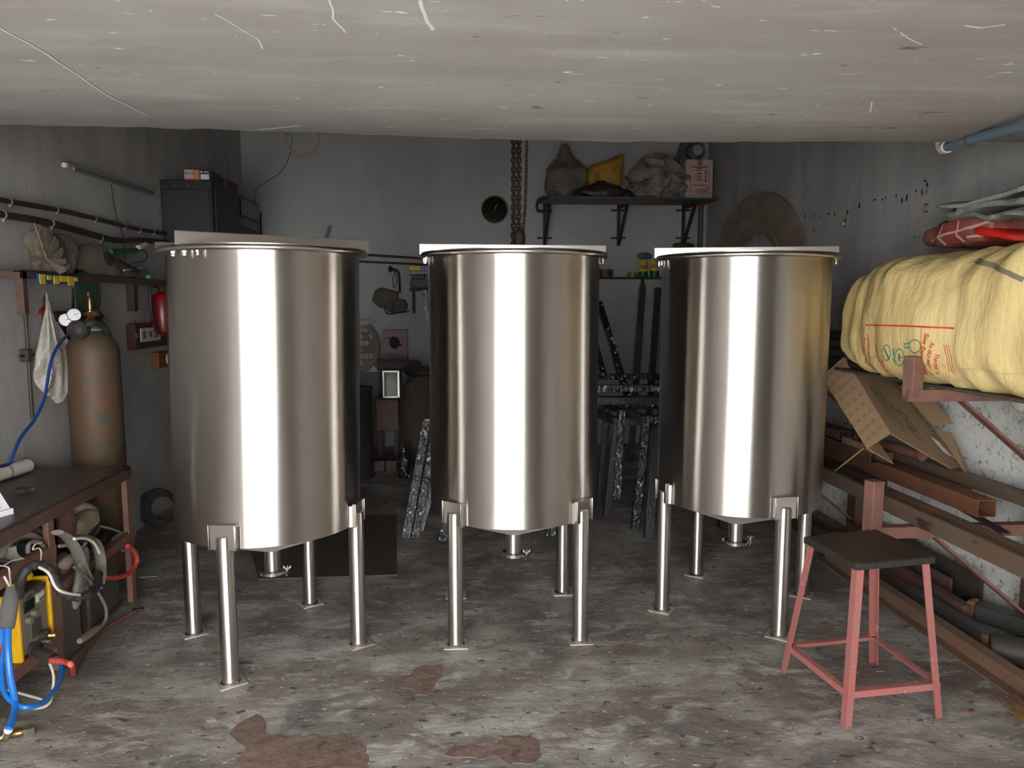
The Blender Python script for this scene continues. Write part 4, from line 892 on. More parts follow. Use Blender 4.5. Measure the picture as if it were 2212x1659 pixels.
# ---------------------------------------------------------------- back wall fittings
YW = YB
c = at(1068.5, 452.5, Y=YW-.03)
t = thing('wall_clock', 'round wall clock with black dial and gold rim', 'clock', c)
RX = Matrix.Rotation(PI/2, 3, 'X')
MB().lathe([(.125, -.03), (.138, -.01), (.138, .01), (.13, .02), (.12, .012)], c, 48, RX, cap=False).obj('rim', GOLD, t)
MB().lathe([(.121, .0), (.0005, .002)], c, 40, RX).obj('dial', GLASSD, t)
mk = MB()
for k in range(12):
    a = k*PI/6; d = V((math.sin(a), 0, math.cos(a))); mk.bar(c+V((0, -.006, 0))+d*.10, c+V((0, -.006, 0))+d*.112, .004)
mk.obj('hour_marks', GREYPL, t)
MB().bar(c+V((0, -.008, 0)), c+V((.025, -.008, .055)), .004).obj('hand', WHITEPL, t); MB().bar(c+V((0, -.01, 0)), c+V((-.015, -.01, -.045)), .004).obj('hand', GREYPL, t)
# chain hoist
YC = 4.6
hx = at(1118, 500, Y=YC)
t = thing('chain_hoist', 'rusty hoist chains hanging behind the middle tank', 'chain hoist', (hx.x, YC, 1.7))
def linkmesh(L, w, r):
    mb = MB(); n = 14; o = []; pts = []
    for i in range(n):
        a = 2*PI*i/n; s = L/2-w/2; pts.append(V((w/2*math.cos(a), 0, w/2*math.sin(a)+(s if math.sin(a) > 0 else -s))))
    k = 6; vs = []; fs = []
    for i, p in enumerate(pts):
        d = (pts[(i+1) % n]-pts[i-1]).normalized(); nn = V((0, 1, 0)); x = d.cross(nn)
        for j in range(k): b = 2*PI*j/k; vs.append(p+x*r*math.cos(b)+nn*r*math.sin(b))
    for i in range(n):
        for j in range(k): fs.append((i*k+j, ((i+1) % n)*k+j, ((i+1) % n)*k+(j+1) % k, i*k+(j+1) % k))
    me = bpy.data.meshes.new('chain_link'); me.from_pydata(vs, [], fs); me.materials.append(CHAINM)
    me.polygons.foreach_set('use_smooth', [True]*len(me.polygons)); return me
big, small = linkmesh(.040, .025, .0066), linkmesh(.030, .014, .0034)
def chain(pts, me, pitch, tw=1):
    i = 0; P = pts
    tot = sum((P[k+1]-P[k]).length for k in range(len(P)-1)); n = int(tot/pitch)
    for i in range(n):
        s = i*pitch; k = 0
        while s > (P[k+1]-P[k]).length and k < len(P)-2: s -= (P[k+1]-P[k]).length; k += 1
        d = (P[k+1]-P[k]).normalized(); p = P[k]+d*s
        o = bpy.data.objects.new('chain_link', me); COL.objects.link(o); o.parent = t; o.location = p-t.location
        o.rotation_euler = (d.to_track_quat('Z', 'Y') @ Matrix.Rotation(math.radians(25+90*(i % 2)), 3, 'Z').to_quaternion()).to_euler()
x1 = at(1109.5, 440, Y=YC).x; x2 = at(1120.5, 440, Y=YC).x
chain([V((x1, YC, 3.42)), V((x1, YC, 1.66))], big, .028)
chain([V((x2, YC, 3.42)), V((x2, YC, 1.90))], big, .028)
hc = [at(1138, 310, Y=YC), at(1136, 400, Y=YC), at(1134, 450, Y=YC), at(1130, 500, Y=YC), at(1127, 520, Y=YC)]
chain([V((hc[0].x, YC, 3.42))]+hc, small, .022)
MB().box((V((hx.x, YC, 3.46))), (.16, .1, .09)).obj('hoist_body', CHAINM, t, bevel=.01)
b = at(1122, 515, Y=YC)
mb = MB(); mb.blob(b, (.035, .03, .055), .7, 24, 16, 2, .06, 6); mb.obj('hook_block', CHAINM, t)
MB().tube([b+V((0, 0, -.04)), b+V((.0, 0, -.09)), b+V((.035, 0, -.12)), b+V((.05, 0, -.09))], .009, 8).obj('hook', CHAINM, t)
# copper wire loop near the top
P = [at(x, y, Y=YC+.6) for x, y in [(622, 262), (617, 290), (617, 305), (625, 322), (640, 332), (655, 336), (672, 331), (685, 318), (688, 303), (688, 285), (684, 262)]]
tp = P[0].copy(); tp.z = 3.5; tq = P[-1].copy(); tq.z = 3.5
mb = MB(); mb.tube([tp]+P+[tq], .007, 6, 6)
tag(mb.obj('twisted_wire', M_('twisted copper wire', (148, 116, 96), .5)), 'loop of twisted brown wire hanging high up by the wall crack', 'wire')
# two black bars and a strip behind the left tank
for k, (xa, xb, w, lb) in enumerate([(552, 557, .03, 'wider of two black flat bars on the back wall near the corner'), (563, 564, .012, 'narrower of two black flat bars on the back wall near the corner')]):
    a, b = at(xa, 460, Y=YW-.02), at(xb, 600, Y=YW-.02); tag(MB().bar(a, b, w, .012, (0, 1, 0)).obj('flat_bar', BLACKP), lb, 'bar')
a, b = at(713, 487, Y=YW-.05), at(690, 560, Y=YW-.10)
tag(MB().bar(a, b, .03, .004, (0, 1, 0)).obj('steel_strip', GREYPL), 'pale steel strip sticking up behind the left tank', 'strip')
# upper right shelf
zS = at(1350, 427, Y=YW-.45).z; yf = YW-.45
xa, xb = at(1172, 430, Y=yf).x, at(1553, 425, Y=yf).x
t = thing('wall_shelf', 'long grey shelf on three triangular brackets high on the back wall', 'shelf', ((xa+xb)/2, YW-.2, zS))
MB().box(((xa+xb)/2, YW-.225, zS), (xb-xa, .45, .018)).obj('shelf_board', M_('grey painted board', (84, 84, 84), .6, var=(60, 60, 60), scale=5), t)
MB().angle((xa, yf, zS-.008), (xb-.55, yf, zS-.008), .055, .005, (0, 1, 0), (0, 0, -1)).obj('front_angle', M_('grey angle', (66, 64, 62), .6), t)
for px_ in (1177, 1337, 1477):
    x = at(px_, 470, Y=YW-.03).x; zb_ = at(px_, 530, Y=YW-.03).z
    MB().box((x, YW-.02, (zS+zb_)/2), (.032, .03, zS-zb_)).obj('bracket_upright', DARKST, t)
    MB().bar((x, YW-.03, zS-.04), (x+.01, YW-.42, zS-.04), .03, .03).obj('bracket_arm', DARKST, t)
    MB().bar((x, YW-.03, zS-.42), (x+.01, YW-.36, zS-.05), .028, .028).obj('bracket_brace', DARKST, t)
    for zz in (at(px_, 454, Y=YW-.03).z, at(px_, 514, Y=YW-.03).z): MB().box((x, YW-.012, zz), (.15, .012, .02)).obj('fixing_strap', DARKST, t)
zS += .01
# clamp at left end
c = at(1167, 440, Y=yf-.02)
t = thing('c_clamp', 'dark screw clamp gripping the left end of the high shelf', 'clamp', c)
MB().tube([at(1185, 428, Y=yf-.02), at(1165, 430, Y=yf-.02), at(1160, 445, Y=yf-.02), at(1163, 456, Y=yf-.02), at(1176, 456, Y=yf-.02)], .014, 8).obj('frame', DARKST, t)
MB().cyl(at(1172, 458, Y=yf-.02), at(1191, 456, Y=yf-.02), .009, 8).obj('screw', DARKST, t)
# sacks on it
def tied(px0, px1, pyt, seed, m, label, ridge=.26, amp=.12, knot=True, yy=YW-.24, dd=.16, st=(1, 1, .5)):
    a, b = at(px0, 425, Y=yy), at(px1, 425, Y=yy); top = at((px0+px1)/2, pyt, Y=yy).z; h = top-zS; w = (b.x-a.x)/2
    def fn(p):
        k = (p.z+h/2)/h
        if knot and k > .55: s = max(.22, 1-(k-.55)*2.0); p = V((p.x*s, p.y*s, p.z))
        if k > .9 and knot: p = V((p.x*1.6, p.y, p.z))
        return p
    return tag(MB().blob(((a.x+b.x)/2, yy, zS+h/2), (w, dd, h/2), .75, 80, 60, seed, amp, 5, ridge, zmin=zS, fn=fn, st=st).obj('tied_sack', m), label, 'sack')
tied(1183, 1258, 324, 3, SACKG, 'grey dirty sack knotted at the top, first on the high shelf')
a, b = at(1258, 425, Y=YW-.2), at(1352, 425, Y=YW-.2)
def fn(p):
    k = (p.x-a.x)/(b.x-a.x); return p
t = thing('yellow_sack', 'yellow sack with one pointed corner on the high shelf', 'sack', (a.x, YW-.2, zS))
out = [(1262, 412), (1260, 375), (1268, 362), (1278, 356), (1300, 352), (1325, 340), (1343, 334), (1350, 330), (1347, 350), (1345, 385), (1346, 418)]
mb = MB(); P = [at(x, y, Y=YW-.2) for x, y in out]; cc_ = sum(P, V())/len(P); rings = []
for (s, dy) in ((1, 0), (.93, -.05), (.75, -.09), (.4, -.115), (.02, -.12)):
    rings.append([V((cc_.x+(p.x-cc_.x)*s, YW-.2+dy+.02*noise.noise(p*8+V((s, s, s))), cc_.z+(p.z-cc_.z)*s)) for p in P])
full = [[V((p.x, 2*(YW-.2)-p.y, p.z)) for p in r] for r in rings[:0:-1]]+rings
n = len(P)
for r in full: mb.v += r
mb.f = [(j*n+i, j*n+(i+1) % n, (j+1)*n+(i+1) % n, (j+1)*n+i) for j in range(len(full)-1) for i in range(n)]
o = mb.obj('sack_body', SACKY, t, ang=80); sm = o.modifiers.new('s', 'SUBSURF'); sm.levels = sm.render_levels = 2
mb = MB()
for k in range(4): strip(mb, [at(1284+k*3, 372, Y=YW-.345), at(1286+k*3, 400, Y=YW-.345)], .006, (0, -1, 0), 2)
mb.obj('faint_print', M_('faded print', (112, 84, 36), .7), t)
c = at(1305, 406, Y=YW-.38)
tag(MB().blob((c.x, YW-.36, zS+.05), (.24, .08, .10), 1.1, 50, 30, 6, .12, 6, .08, zmin=zS, fn=lambda p: V((p.x, p.y, p.z*(1.1-abs(p.x)*2.2)))).obj('plastic_bag', M_('dark maroon plastic', (58, 44, 42), .35, bump=.5)), 'dark maroon plastic bag lying in front of the yellow sack', 'bag')
tag(MB().blob((at(1352, 410, Y=YW-.36).x, YW-.3, zS+.03), (.1, .08, .05), 1, 30, 18, 8, .2, 8, .1, zmin=zS).obj('black_rag', RUBD), 'black rag between the maroon bag and the pale sack', 'rag')
def fn2(p):
    return V((p.x+.25*max(0, p.z)*1.0, p.y, p.z*(1+.4*p.x)))
a, b = at(1362, 425, Y=YW-.26), at(1470, 425, Y=YW-.26); h = at(1425, 348, Y=YW-.26).z-zS
tag(MB().blob(((a.x+b.x)/2, YW-.24, zS+h*.42), ((b.x-a.x)/2*.88, .17, h*.55), .85, 140, 90, 21, .12, 6, .42, zmin=zS, fn=lambda p: V((p.x, p.y, p.z*(1-1.2*max(0, -p.x-.02))*(1-.8*max(0, p.x-.12))))).obj('crumpled_sack', SACKP), 'heavily crumpled pale sack left of the carton on the high shelf', 'sack')
tag(MB().blob(at(1366, 398, Y=YW-.28), (.035, .05, .05), 1, 20, 14, 3, .2, 9).obj('blue_rag', M_('blue rag', (52, 96, 130), .8)), 'small blue rag at the left foot of the pale crumpled sack', 'rag')
# hanging net cloth
mb = MB(); n = 16
for j in range(15):
    f = j/14; y = 300+f*85; w = 5+f*16; cxp = 1478-14*f
    for i in range(n+1):
        p = at(cxp-w+2*w*i/n, y, Y=YW-.14); p.y += .025*math.sin(i*1.9+f*2); mb.v.append(p)
mb.f = [(j*(n+1)+i, j*(n+1)+i+1, (j+1)*(n+1)+i+1, (j+1)*(n+1)+i) for j in range(14) for i in range(n)]
o = mb.obj('hanging_cloth', M_('grey muslin', (118, 114, 108), .9, bump=.3), ang=80); sm = o.modifiers.new('s', 'SOLIDIFY'); sm.thickness = .006
tag(o, 'grey cloth hanging down the wall above the pale sack', 'cloth')
# carton with upside-down print
ya = YW-.34; a, b = at(1480, 420, Y=ya), at(1541, 343, Y=ya); b.z = at(1511, 344, Y=ya).z
t = thing('printed_carton', 'white carton with upside-down red print at the right end of the high shelf', 'carton', ((a.x+b.x)/2, ya, zS))
MB().box(((a.x+b.x)/2, ya+.14, (zS+b.z)/2), (b.x-a.x, .28, b.z-zS)).obj('carton', CARDW, t, bevel=.004)
MB().box(((a.x+b.x)/2+.003, ya-.001, b.z-.03), (.045, .003, .06)).obj('tape', CARD, t)
w, h = b.x-a.x, b.z-zS; mb = MB(); F = lambda u, v: V((a.x+w*u, ya-.0015, zS+h*v))
strip(mb, [F(.18, .08), F(.86, .08), F(.86, .84), F(.18, .84), F(.18, .08)], .005, (0, -1, 0), 1); mb.obj('printed_frame', INKP, t)
text('JAYDEV', F(.80, .255), (-1, 0, 0), (0, 0, -1), .068, INKP, t, thick=.0015, fit=w*.46, bold=.001)
text('CORPORATION', F(.80, .365), (-1, 0, 0), (0, 0, -1), .018, INKP, t, thick=.0015, fit=w*.55, bold=.001)
mb = MB()
for k in range(4): mb.box(F(.42, .46+.085*k), (w*.38, .002, .004))
for k in range(5): mb.box(F(.50-.03*(k % 2), .50+.075*k), (w*.16, .002, .010))
mb.box(F(.50, .80), (w*.6, .002, .010)); mb.box(F(.5, .77), (w*.2, .002, .008)); mb.obj('print_lines', INKP, t)
for k in range(3):
    mb = MB(); p = F(.74, .48+.11*k); mb.plate([p+V((-.016, 0, 0)), p+V((.016, 0, 0)), p+V((0, 0, -.024))], (0, .001, 0)); mb.box(p+V((0, 0, .010)), (.02, .002, .007)); mb.obj('handling_mark', INKP, t)
# steel bowl above
c = at(1504, 324, Y=ya+.08)
t = thing('steel_bowl', 'round steel bowl resting on edge on top of the printed carton', 'bowl', (c.x, ya+.1, b.z))
Mt = Matrix.Rotation(math.radians(82), 3, 'X'); rb = (c.z-b.z)+.0
MB().lathe([(.001, -.07), (.06, -.066), (rb*.75, -.04), (rb*.95, 0), (rb, .004), (rb*.93, .002), (rb*.72, -.034), (.06, -.058), (.001, -.062)], (c.x, ya+.12, b.z+rb), 40, Mt).obj('bowl', M_('dull grey bowl', (120, 122, 124), .4, .5), t)
MB().blob((c.x+.005, ya+.05, b.z+rb-.005), (rb*.5, .02, rb*.5), 1, 24, 14).obj('bowl_base', M_('pale blue grey', (150, 158, 168), .5), t)
# pipe with red cap in the corner
x = at(1512, 480, Y=YW-.04)
t = thing('corner_pipe', 'grey vertical pipe with a red coupling below the high shelf', 'pipe', (x.x, YW-.05, 1.6))
MB().cyl((x.x, YW-.06, 0), (x.x, YW-.06, zS-.03), .026, 16).obj('pipe', M_('grey brown pipe', (92, 82, 80), .5), t)
z = at(1512, 439, Y=YW-.06).z; MB().cyl((x.x, YW-.06, z-.035), (x.x, YW-.06, z+.035), .036, 16).obj('coupling', M_('red coupling', (170, 54, 40), .5), t)
c = at(1478, 533, Y=YW-.1); tag(MB().blob(c, (.11, .05, .04), 1, 30, 18, 3, .3, 8, .1).obj('green_cloth', M_('green cloth', (44, 66, 48), .8)), 'dark green rag hooked below the right shelf bracket', 'rag')
# middle shelf between middle and right tanks
zM = at(1360, 598, Y=YW-.2).z
t = thing('wall_shelf', 'low thin shelf on the back wall between the middle and right tanks', 'shelf', (1.6, YW-.1, zM))
xa, xb = at(1240, 598, Y=YW-.2).x, at(1480, 598, Y=YW-.2).x
MB().box(((xa+xb)/2, YW-.1, zM-.008), (xb-xa, .2, .016)).obj('shelf_board', DARKST, t)
for px_ in (1388,): x = at(px_, 620, Y=YW-.02).x; MB().box((x, YW-.02, zM-.2), (.03, .03, .38)).obj('bracket_upright', DARKST, t)
for k, (px_, lb) in enumerate([(1390, 'yellow and green paint can under the blue capped jug, left of the pair'), (1415, 'yellow and green paint can right next to the right tank, right of the pair')]):
    x = at(px_, 590, Y=YW-.14).x; z1 = at(px_, 564 if k == 0 else 560, Y=YW-.14).z
    t = thing('paint_can', lb, 'can', (x, YW-.12, zM), 'yellow and green cans on the low shelf')
    hh = z1-zM
    MB().lathe([(.045, 0), (.047, .004), (.047, hh*.35)], (x, YW-.12, zM), 28, cap=False).obj('green_band', GREENC, t)
    MB().lathe([(.047, hh*.35), (.047, hh-.01), (.045, hh), (.038, hh+.006), (.001, hh+.006)], (x, YW-.12, zM), 28, cap=False).obj('can_body', YELPL, t)
    MB().lathe([(.047, hh*.5), (.0478, hh*.5), (.0478, hh*.75), (.047, hh*.75)], (x, YW-.12, zM), 16, cap=False, a0=PI*1.2, a1=PI*1.8).obj('label_panel', CARD, t)
x = at(1392, 590, Y=YW-.14).x
t = thing('cap', 'grey and blue cloth cap lying on top of the left paint can', 'cap', (x, YW-.12, z1+.01))
MB().blob((x+.01, YW-.12, z1+.035), (.075, .06, .035), .9, 30, 18, 4, .1, 9).obj('crown', M_('grey cap cloth', (104, 104, 106), .9), t)
MB().blob((x+.01, YW-.185, z1+.03), (.04, .012, .025), .8, 20, 12, 2, .05, 9).obj('blue_badge', M_('blue badge', (46, 96, 150), .7), t)
for k, (xa_, xb_, h, lb) in enumerate([(1292, 1324, .075, 'brown shallow round tin beside the middle tank on the low shelf'), (1356, 1378, .045, 'flat yellowish round tin left of the paint cans')]):
    a, b = at(xa_, 595, Y=YW-.14), at(xb_, 595, Y=YW-.14); r = (b.x-a.x)/2
    t = thing('flat_tin', lb, 'tin', ((a.x+b.x)/2, YW-.12, zM)); m = M_('brown tin' if k == 0 else 'ochre tin', (84, 70, 62) if k == 0 else (140, 112, 60), .5, .3)
    MB().lathe([(r, 0), (r, h-.01), (r*.97, h)], ((a.x+b.x)/2, YW-.12, zM), 28).obj('tin_body', m, t); MB().lathe([(r*1.02, h-.02), (r*1.02, h), (.001, h+.002)], ((a.x+b.x)/2, YW-.12, zM), 28).obj('tin_lid', m, t)
# small blue shelf stack between left and middle tanks
Yh = YW-.15
def stackbox(px0, px1, py0, py1, m, nm, lb, cat='box', dep=.2):
    a, b = at(px0, py0, Y=Yh-.1), at(px1, py1, Y=Yh-.1)
    t = thing(nm, lb, cat, ((a.x+b.x)/2, Yh, b.z)); MB().box(((a.x+b.x)/2, Yh, (a.z+b.z)/2), (b.x-a.x, dep, a.z-b.z-.003)).obj('carton', m, t, bevel=.003); return t, a, b
t, a, b = stackbox(883, 945, 574, 585, YELPL, 'yellow_box', 'yellow box topmost of the pile beside the middle tank')
MB().box((b.x-.1, Yh-.102, (a.z+b.z)/2), (.15, .004, a.z-b.z-.01)).obj('dark_label', BLUEPL, t)
t, a, b = stackbox(882, 945, 585, 593, CARDW, 'printed_box', 'thin patterned white box second from the top beside the middle tank')
for k in range(5): MB().box((a.x+.03+.045*k, Yh-.102, (a.z+b.z)/2), (.02, .004, .02)).obj('print_mark', BLUEPL, t)
stackbox(888, 917, 594, 603, M_('slate blue box', (60, 72, 100), .6), 'blue_box', 'slate blue box third in the pile beside the middle tank')
stackbox(886, 945, 603, 622, M_('dark navy case', (30, 38, 62), .5), 'tool_case', 'dark navy case at the bottom of the pile beside the middle tank', 'case')
a = at(884, 624, Y=Yh-.1); b = at(945, 628, Y=Yh-.1)
t = thing('wall_shelf', 'small dark shelf under the pile of boxes beside the middle tank', 'shelf', ((a.x+b.x)/2, Yh, b.z))
MB().box(((a.x+b.x)/2, YW-.12, (a.z+b.z)/2), (b.x-a.x, .24, .018)).obj('shelf_board', DARKST, t); x = at(894, 650, Y=YW-.02).x; zz = at(894, 677, Y=YW-.02).z
MB().box((x, YW-.02, (a.z+zz)/2), (.03, .03, a.z-zz)).obj('bracket_upright', DARKST, t)
# wire hook with hanging cap
YH = YW-.06
t = thing('pipe_hook', 'bent dark pipe hook on the wall between left and middle tanks', 'hook', at(845, 580, Y=YH))
MB().tube([at(x, y, Y=YH) for x, y in [(843, 583), (855, 583), (861, 590), (863, 610), (864, 632)]], .012, 8).obj('hook_arm', DARKST, t); MB().blob(at(843, 581, Y=YH), (.02, .02, .03), 1, 12, 8, 2, .2).obj('tap_knob', DARKST, t)
t = thing('hanging_bag', 'dusty cloth bag with dark straps hanging from the pipe hook', 'bag', at(845, 640, Y=YH))
MB().blob(at(833, 643, Y=YH), (.12, .06, .085), .8, 40, 26, 6, .14, 7, .1).obj('bag_body', M_('dusty brown canvas', (104, 96, 88), .9, bump=.3), t)
MB().blob(at(858, 660, Y=YH), (.11, .07, .075), .7, 40, 26, 9, .08, 6, .05).obj('pouch', M_('dusty grey canvas', (96, 92, 86), .9, bump=.3), t)
MB().tube([at(853, 585, Y=YH), at(849, 605, Y=YH), at(851, 622, Y=YH), at(857, 608, Y=YH), at(854, 585, Y=YH)], .004, 6).obj('strap', RUBD, t)
MB().tube([at(830, 660, Y=YH-.07), at(836, 677, Y=YH-.07), at(860, 676, Y=YH-.07), at(884, 672, Y=YH-.05)], .007, 6).obj('trim', RUBD, t)
MB().box(at(849, 664, Y=YH-.075), (.02, .01, .09)).obj('buckle_strap', BROWNP, t)
# oval tiled mirror
Yo = YW-.1; c = at(768, 748, Y=Yo)
t = thing('mosaic_disc', 'large round mosaic disc leaning on the back wall beside the left tank', 'mosaic', c)
mb = MB(); Rr = at(821, 748, Y=Yo).x-c.x; sz = (at(768, 690, Y=Yo).z-at(768, 806, Y=Yo).z)/2/Rr
Mo = Matrix.Rotation(PI/2, 3, 'X') @ Matrix.Diagonal((1, sz, 1))
MB().lathe([(Rr*.80, 0), (Rr, 0), (Rr, .03), (Rr*.97, .035), (Rr*.80, .03)], c, 48, Mo, cap=False).obj('ring', M_('pale grey rim', (118, 116, 112), .6), t)
MB().lathe([(Rr*.8, .004), (.001, .006)], c, 40, Mo).obj('backing', M_('brown mosaic back', (96, 84, 76), .7), t)
tm = [M_('mosaic cream', (146, 136, 122), .5), M_('mosaic brown', (112, 84, 66), .5), M_('mosaic grey', (104, 108, 106), .5)]
random.seed(5)
for i in range(7):
    for j in range(6):
        u, v = (i-3)/3.6, (j-2.5)/3.2
        if u*u+v*v < .92 and u > -.1:
            p = c+V((u*Rr*.8, -.012-.002*random.random(), v*Rr*.8*sz)); MB().box(p, (Rr*.2, .006, Rr*.21*sz), ry=random.uniform(-.5, .5)).obj('tile', random.choice(tm), t)
a = at(772, 690, Y=Yo); MB().plate([at(775, 692, Y=Yo-.05), at(812, 691, Y=Yo-.05), at(808, 700, Y=Yo-.05), at(775, 703, Y=Yo-.05)], (0, .03, 0)).obj('corner_strip', CLOTHW, t)
MB().plate([at(797, 802, Y=Yo-.05), at(808, 790, Y=Yo-.05), at(816, 803, Y=Yo-.05)], (0, .03, 0)).obj('corner_piece', WHITEPL, t)
q0, q1 = at(768, 806, Y=Yo-.05), at(820, 866, Y=Yo-.05)
tag(MB().box(((q0.x+q1.x)/2, YB-.1, q0.z/2), (q1.x-q0.x, .04, q0.z)).obj('grey_board', M_('pale grey board', (112, 112, 108), .7)), 'pale grey board standing under the round mosaic disc', 'board')
# poster box
Yp = YW-.13; a, b = at(826, 713, Y=Yp), at(880, 778, Y=Yp)
t = thing('printed_box', 'upright pinkish printed box with a dark shape leaning by the back wall', 'box', ((a.x+b.x)/2, Yp, b.z))
MB().box(((a.x+b.x)/2, Yp+.065, (a.z+b.z)/2), (b.x-a.x, .13, a.z-b.z)).obj('carton', M_('pinkish grey print', (150, 128, 136), .6, var=(134, 112, 120), scale=6), t, bevel=.003)
q = at(852, 740, Y=Yp-.004); mb = MB(); mb.blob(q, (.052, .004, .062), 1, 24, 12, 3, .1, 9); mb.plate([q+V((.03, 0, .0)), q+V((.085, 0, -.03)), q+V((.05, 0, -.035)), q+V((.02, 0, -.03))], (0, -.003, 0)); mb.obj('dark_print', INK, t)
MB().box(at(842, 730, Y=Yp-.002), (.09, .003, .012)).obj('print_line', INKP, t); MB().box(at(847, 765, Y=Yp-.002), (.13, .003, .012)).obj('print_line', M_('faded print 2', (122, 92, 104), .6), t)
# roll under it
a, b = at(816, 788, Y=7.12), at(908, 792, Y=7.12)
tag(MB().tube([a, a.lerp(b, .3)+V((0, 0, .01)), a.lerp(b, .7), b], lambda k: .058+.006*math.sin(k*17), 16, 6).obj('wrapped_roll', M_('brown wrapped paper', (96, 82, 76), .8, var=(72, 60, 56), scale=10, bump=.3)), 'brown wrapped roll lying below the pink printed box', 'roll')
# rusty-cornered glass fronted case and cabinet
def case(px0, px1, py0, py1, Y, dep, m, lb, cat, name, frame=None):
    a, b = at(px0, py0, Y=Y), at(px1, py1, Y=Y); t = thing(name, lb, cat, ((a.x+b.x)/2, Y, b.z))
    MB().box(((a.x+b.x)/2, Y+dep/2, (a.z+b.z)/2), (b.x-a.x, dep, a.z-b.z)).obj('case_body', m, t, bevel=.006)
    if frame:
        w = b.x-a.x; h = a.z-b.z; c = (a+b)/2
        for s in (-1, 1): MB().box((c.x+s*(w/2-.02), Y-.004, c.z), (.014, .008, h-.03)).obj('frame_bar', frame, t)
        for s in (-1, 1): MB().box((c.x, Y-.004, c.z+s*(h/2-.02)), (w-.04, .008, .012)).obj('frame_bar', frame, t)
    return t
case(823, 866, 798, 862, 7.0, .2, M_('dull mirror glass', (70, 72, 66), .15, .8), 'shiny framed steel case standing on the brown cabinet', 'case', 'framed_case', CHROME)
a = at(811, 864, Y=6.9); b = at(862, 930, Y=6.9)
t = case(811, 862, 864, 930, 6.9, .4, M_('reddish brown cabinet', (92, 62, 52), .5, var=(74, 50, 42), scale=4), 'small reddish brown cabinet on legs by the back wall', 'cabinet', 'brown_cabinet')
for x in (a.x+.03, b.x-.03):
    for y in (6.93, 7.26): MB().box((x, y, b.z/2), (.03, .03, b.z)).obj('leg', BROWNP, t)
# drum
c = at(783, 980, Y=6.4); c = V((c.x-.16, 6.4, 0)); zt = at(783, 838, Y=6.4).z
t = thing('oil_drum', 'black drum standing behind the left tank', 'drum', c)
MB().lathe([(.26, 0), (.265, .01), (.255, .02), (.255, zt*.33), (.265, zt*.35), (.255, zt*.37), (.255, zt*.66), (.265, zt*.68), (.255, zt*.7), (.255, zt-.02), (.265, zt-.01), (.262, zt), (.25, zt-.012), (.001, zt-.014)], c, 40).obj('drum_body', RUBD, t)
# big sack on right
c = at(903, 870, Y=6.7)
tag(MB().blob((c.x+.05, 6.8, .42), (.2, .2, .43), .8, 60, 40, 14, .14, 4, .16, zmin=0).obj('brown_sack', M_('grimy brown sack', (92, 76, 66), .85, var=(62, 50, 46), scale=8, bump=.5)), 'grimy brown standing sack behind the middle tank left side', 'sack')
tag(MB().blob((c.x+.08, 6.7, .88), (.18, .16, .05), .9, 40, 20, 4, .15, 6, .1).obj('black_sheet', RUBD), 'black folded sheet lying on top of the brown sack', 'sheet')
p = at(872, 945, Y=6.3)
t = thing('wrapped_bottle', 'clear plastic wrapped bottle on the floor by the brown sack', 'bottle', (p.x, 6.3, 0))
MB().lathe([(.045, 0), (.05, .02), (.048, .09), (.052, .11), (.048, .16), (.03, .22), (.014, .25), (.014, .28)], (p.x, 6.3, 0), 20).obj('bottle', FILM, t)
for k, (xa_, xb_, lb) in enumerate([(803, 830, 'brown wooden block under the brown cabinet, left one'), (832, 856, 'brown wooden block under the brown cabinet, right one')]):
    a, b = at(xa_, 960, Y=6.6), at(xb_, 960, Y=6.6); tag(MB().box(((a.x+b.x)/2, 6.6, .05), (b.x-a.x, .16, .10), rz=.1).obj('wood_block', BROWNP, bevel=.006), lb, 'block')
# steel sheet on the floor
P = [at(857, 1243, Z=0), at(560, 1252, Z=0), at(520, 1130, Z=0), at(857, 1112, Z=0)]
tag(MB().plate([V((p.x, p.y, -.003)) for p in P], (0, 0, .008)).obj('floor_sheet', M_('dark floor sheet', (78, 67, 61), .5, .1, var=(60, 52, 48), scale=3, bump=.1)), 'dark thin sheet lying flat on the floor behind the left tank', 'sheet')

# ---------------------------------------------------------------- film wrapped square tubes
def tubebar(a, b, w, m, t=None, lb=None, name='wrapped_tube', cat='tube', up=(0, 1, 0)):
    mb = MB(); mb.bar(a, b, w, w, up); o = mb.obj(name, m, t, bevel=.003)
    if lb: tag(o, lb, cat, 'film wrapped tubes')
    return o
tubebar(at(922, 910, Y=4.80), at(877, 1163, Y=4.62), .055, FILM, lb='silvery wrapped tube leaning left of the middle tank, leftmost')
o = tubebar(at(944, 915, Y=4.86), at(896, 1166, Y=4.66), .050, FILM, lb='wrapped tube leaning left of the middle tank, second from left')
tubebar(at(957, 960, Y=4.95), at(905, 1150, Y=4.80), .055, FILMD, lb='smooth dark wrapped tube leaning behind the two silvery ones')
tubebar(at(916, 912, Y=4.80), at(1000, 905, Y=4.85), .045, FILMP, lb='pale wrapped cross tube resting on the leaning tubes')
tubebar(at(916, 628, Y=6.6), at(974, 985, Y=6.3), .045, FILMP, lb='pale wrapped tube slanting behind the middle tank left side')
tubebar(at(968, 1110, Y=4.5), at(955, 1172, Y=4.42), .05, FILM, lb='wrapped tube end showing behind the middle tank front left leg')
tubebar(at(1195, 1110, Y=4.6), at(1188, 1160, Y=4.55), .06, FILM, lb='wrapped tube end showing beside the middle tank back leg')
tubebar(at(1294, 655, Y=6.0), at(1356, 858, Y=5.4), .05, FILM, lb='long wrapped tube slanting down from beside the middle tank')
tubebar(at(1288, 750, Y=5.9), at(1304, 812, Y=5.7), .045, FILM, lb='short wrapped tube slanting beside the middle tank edge')
tubebar(at(1388, 617, Y=6.9), at(1362, 992, Z=.02), .055, FILMD, lb='dark upright wrapped tube behind the tubes pile, left of the pair')
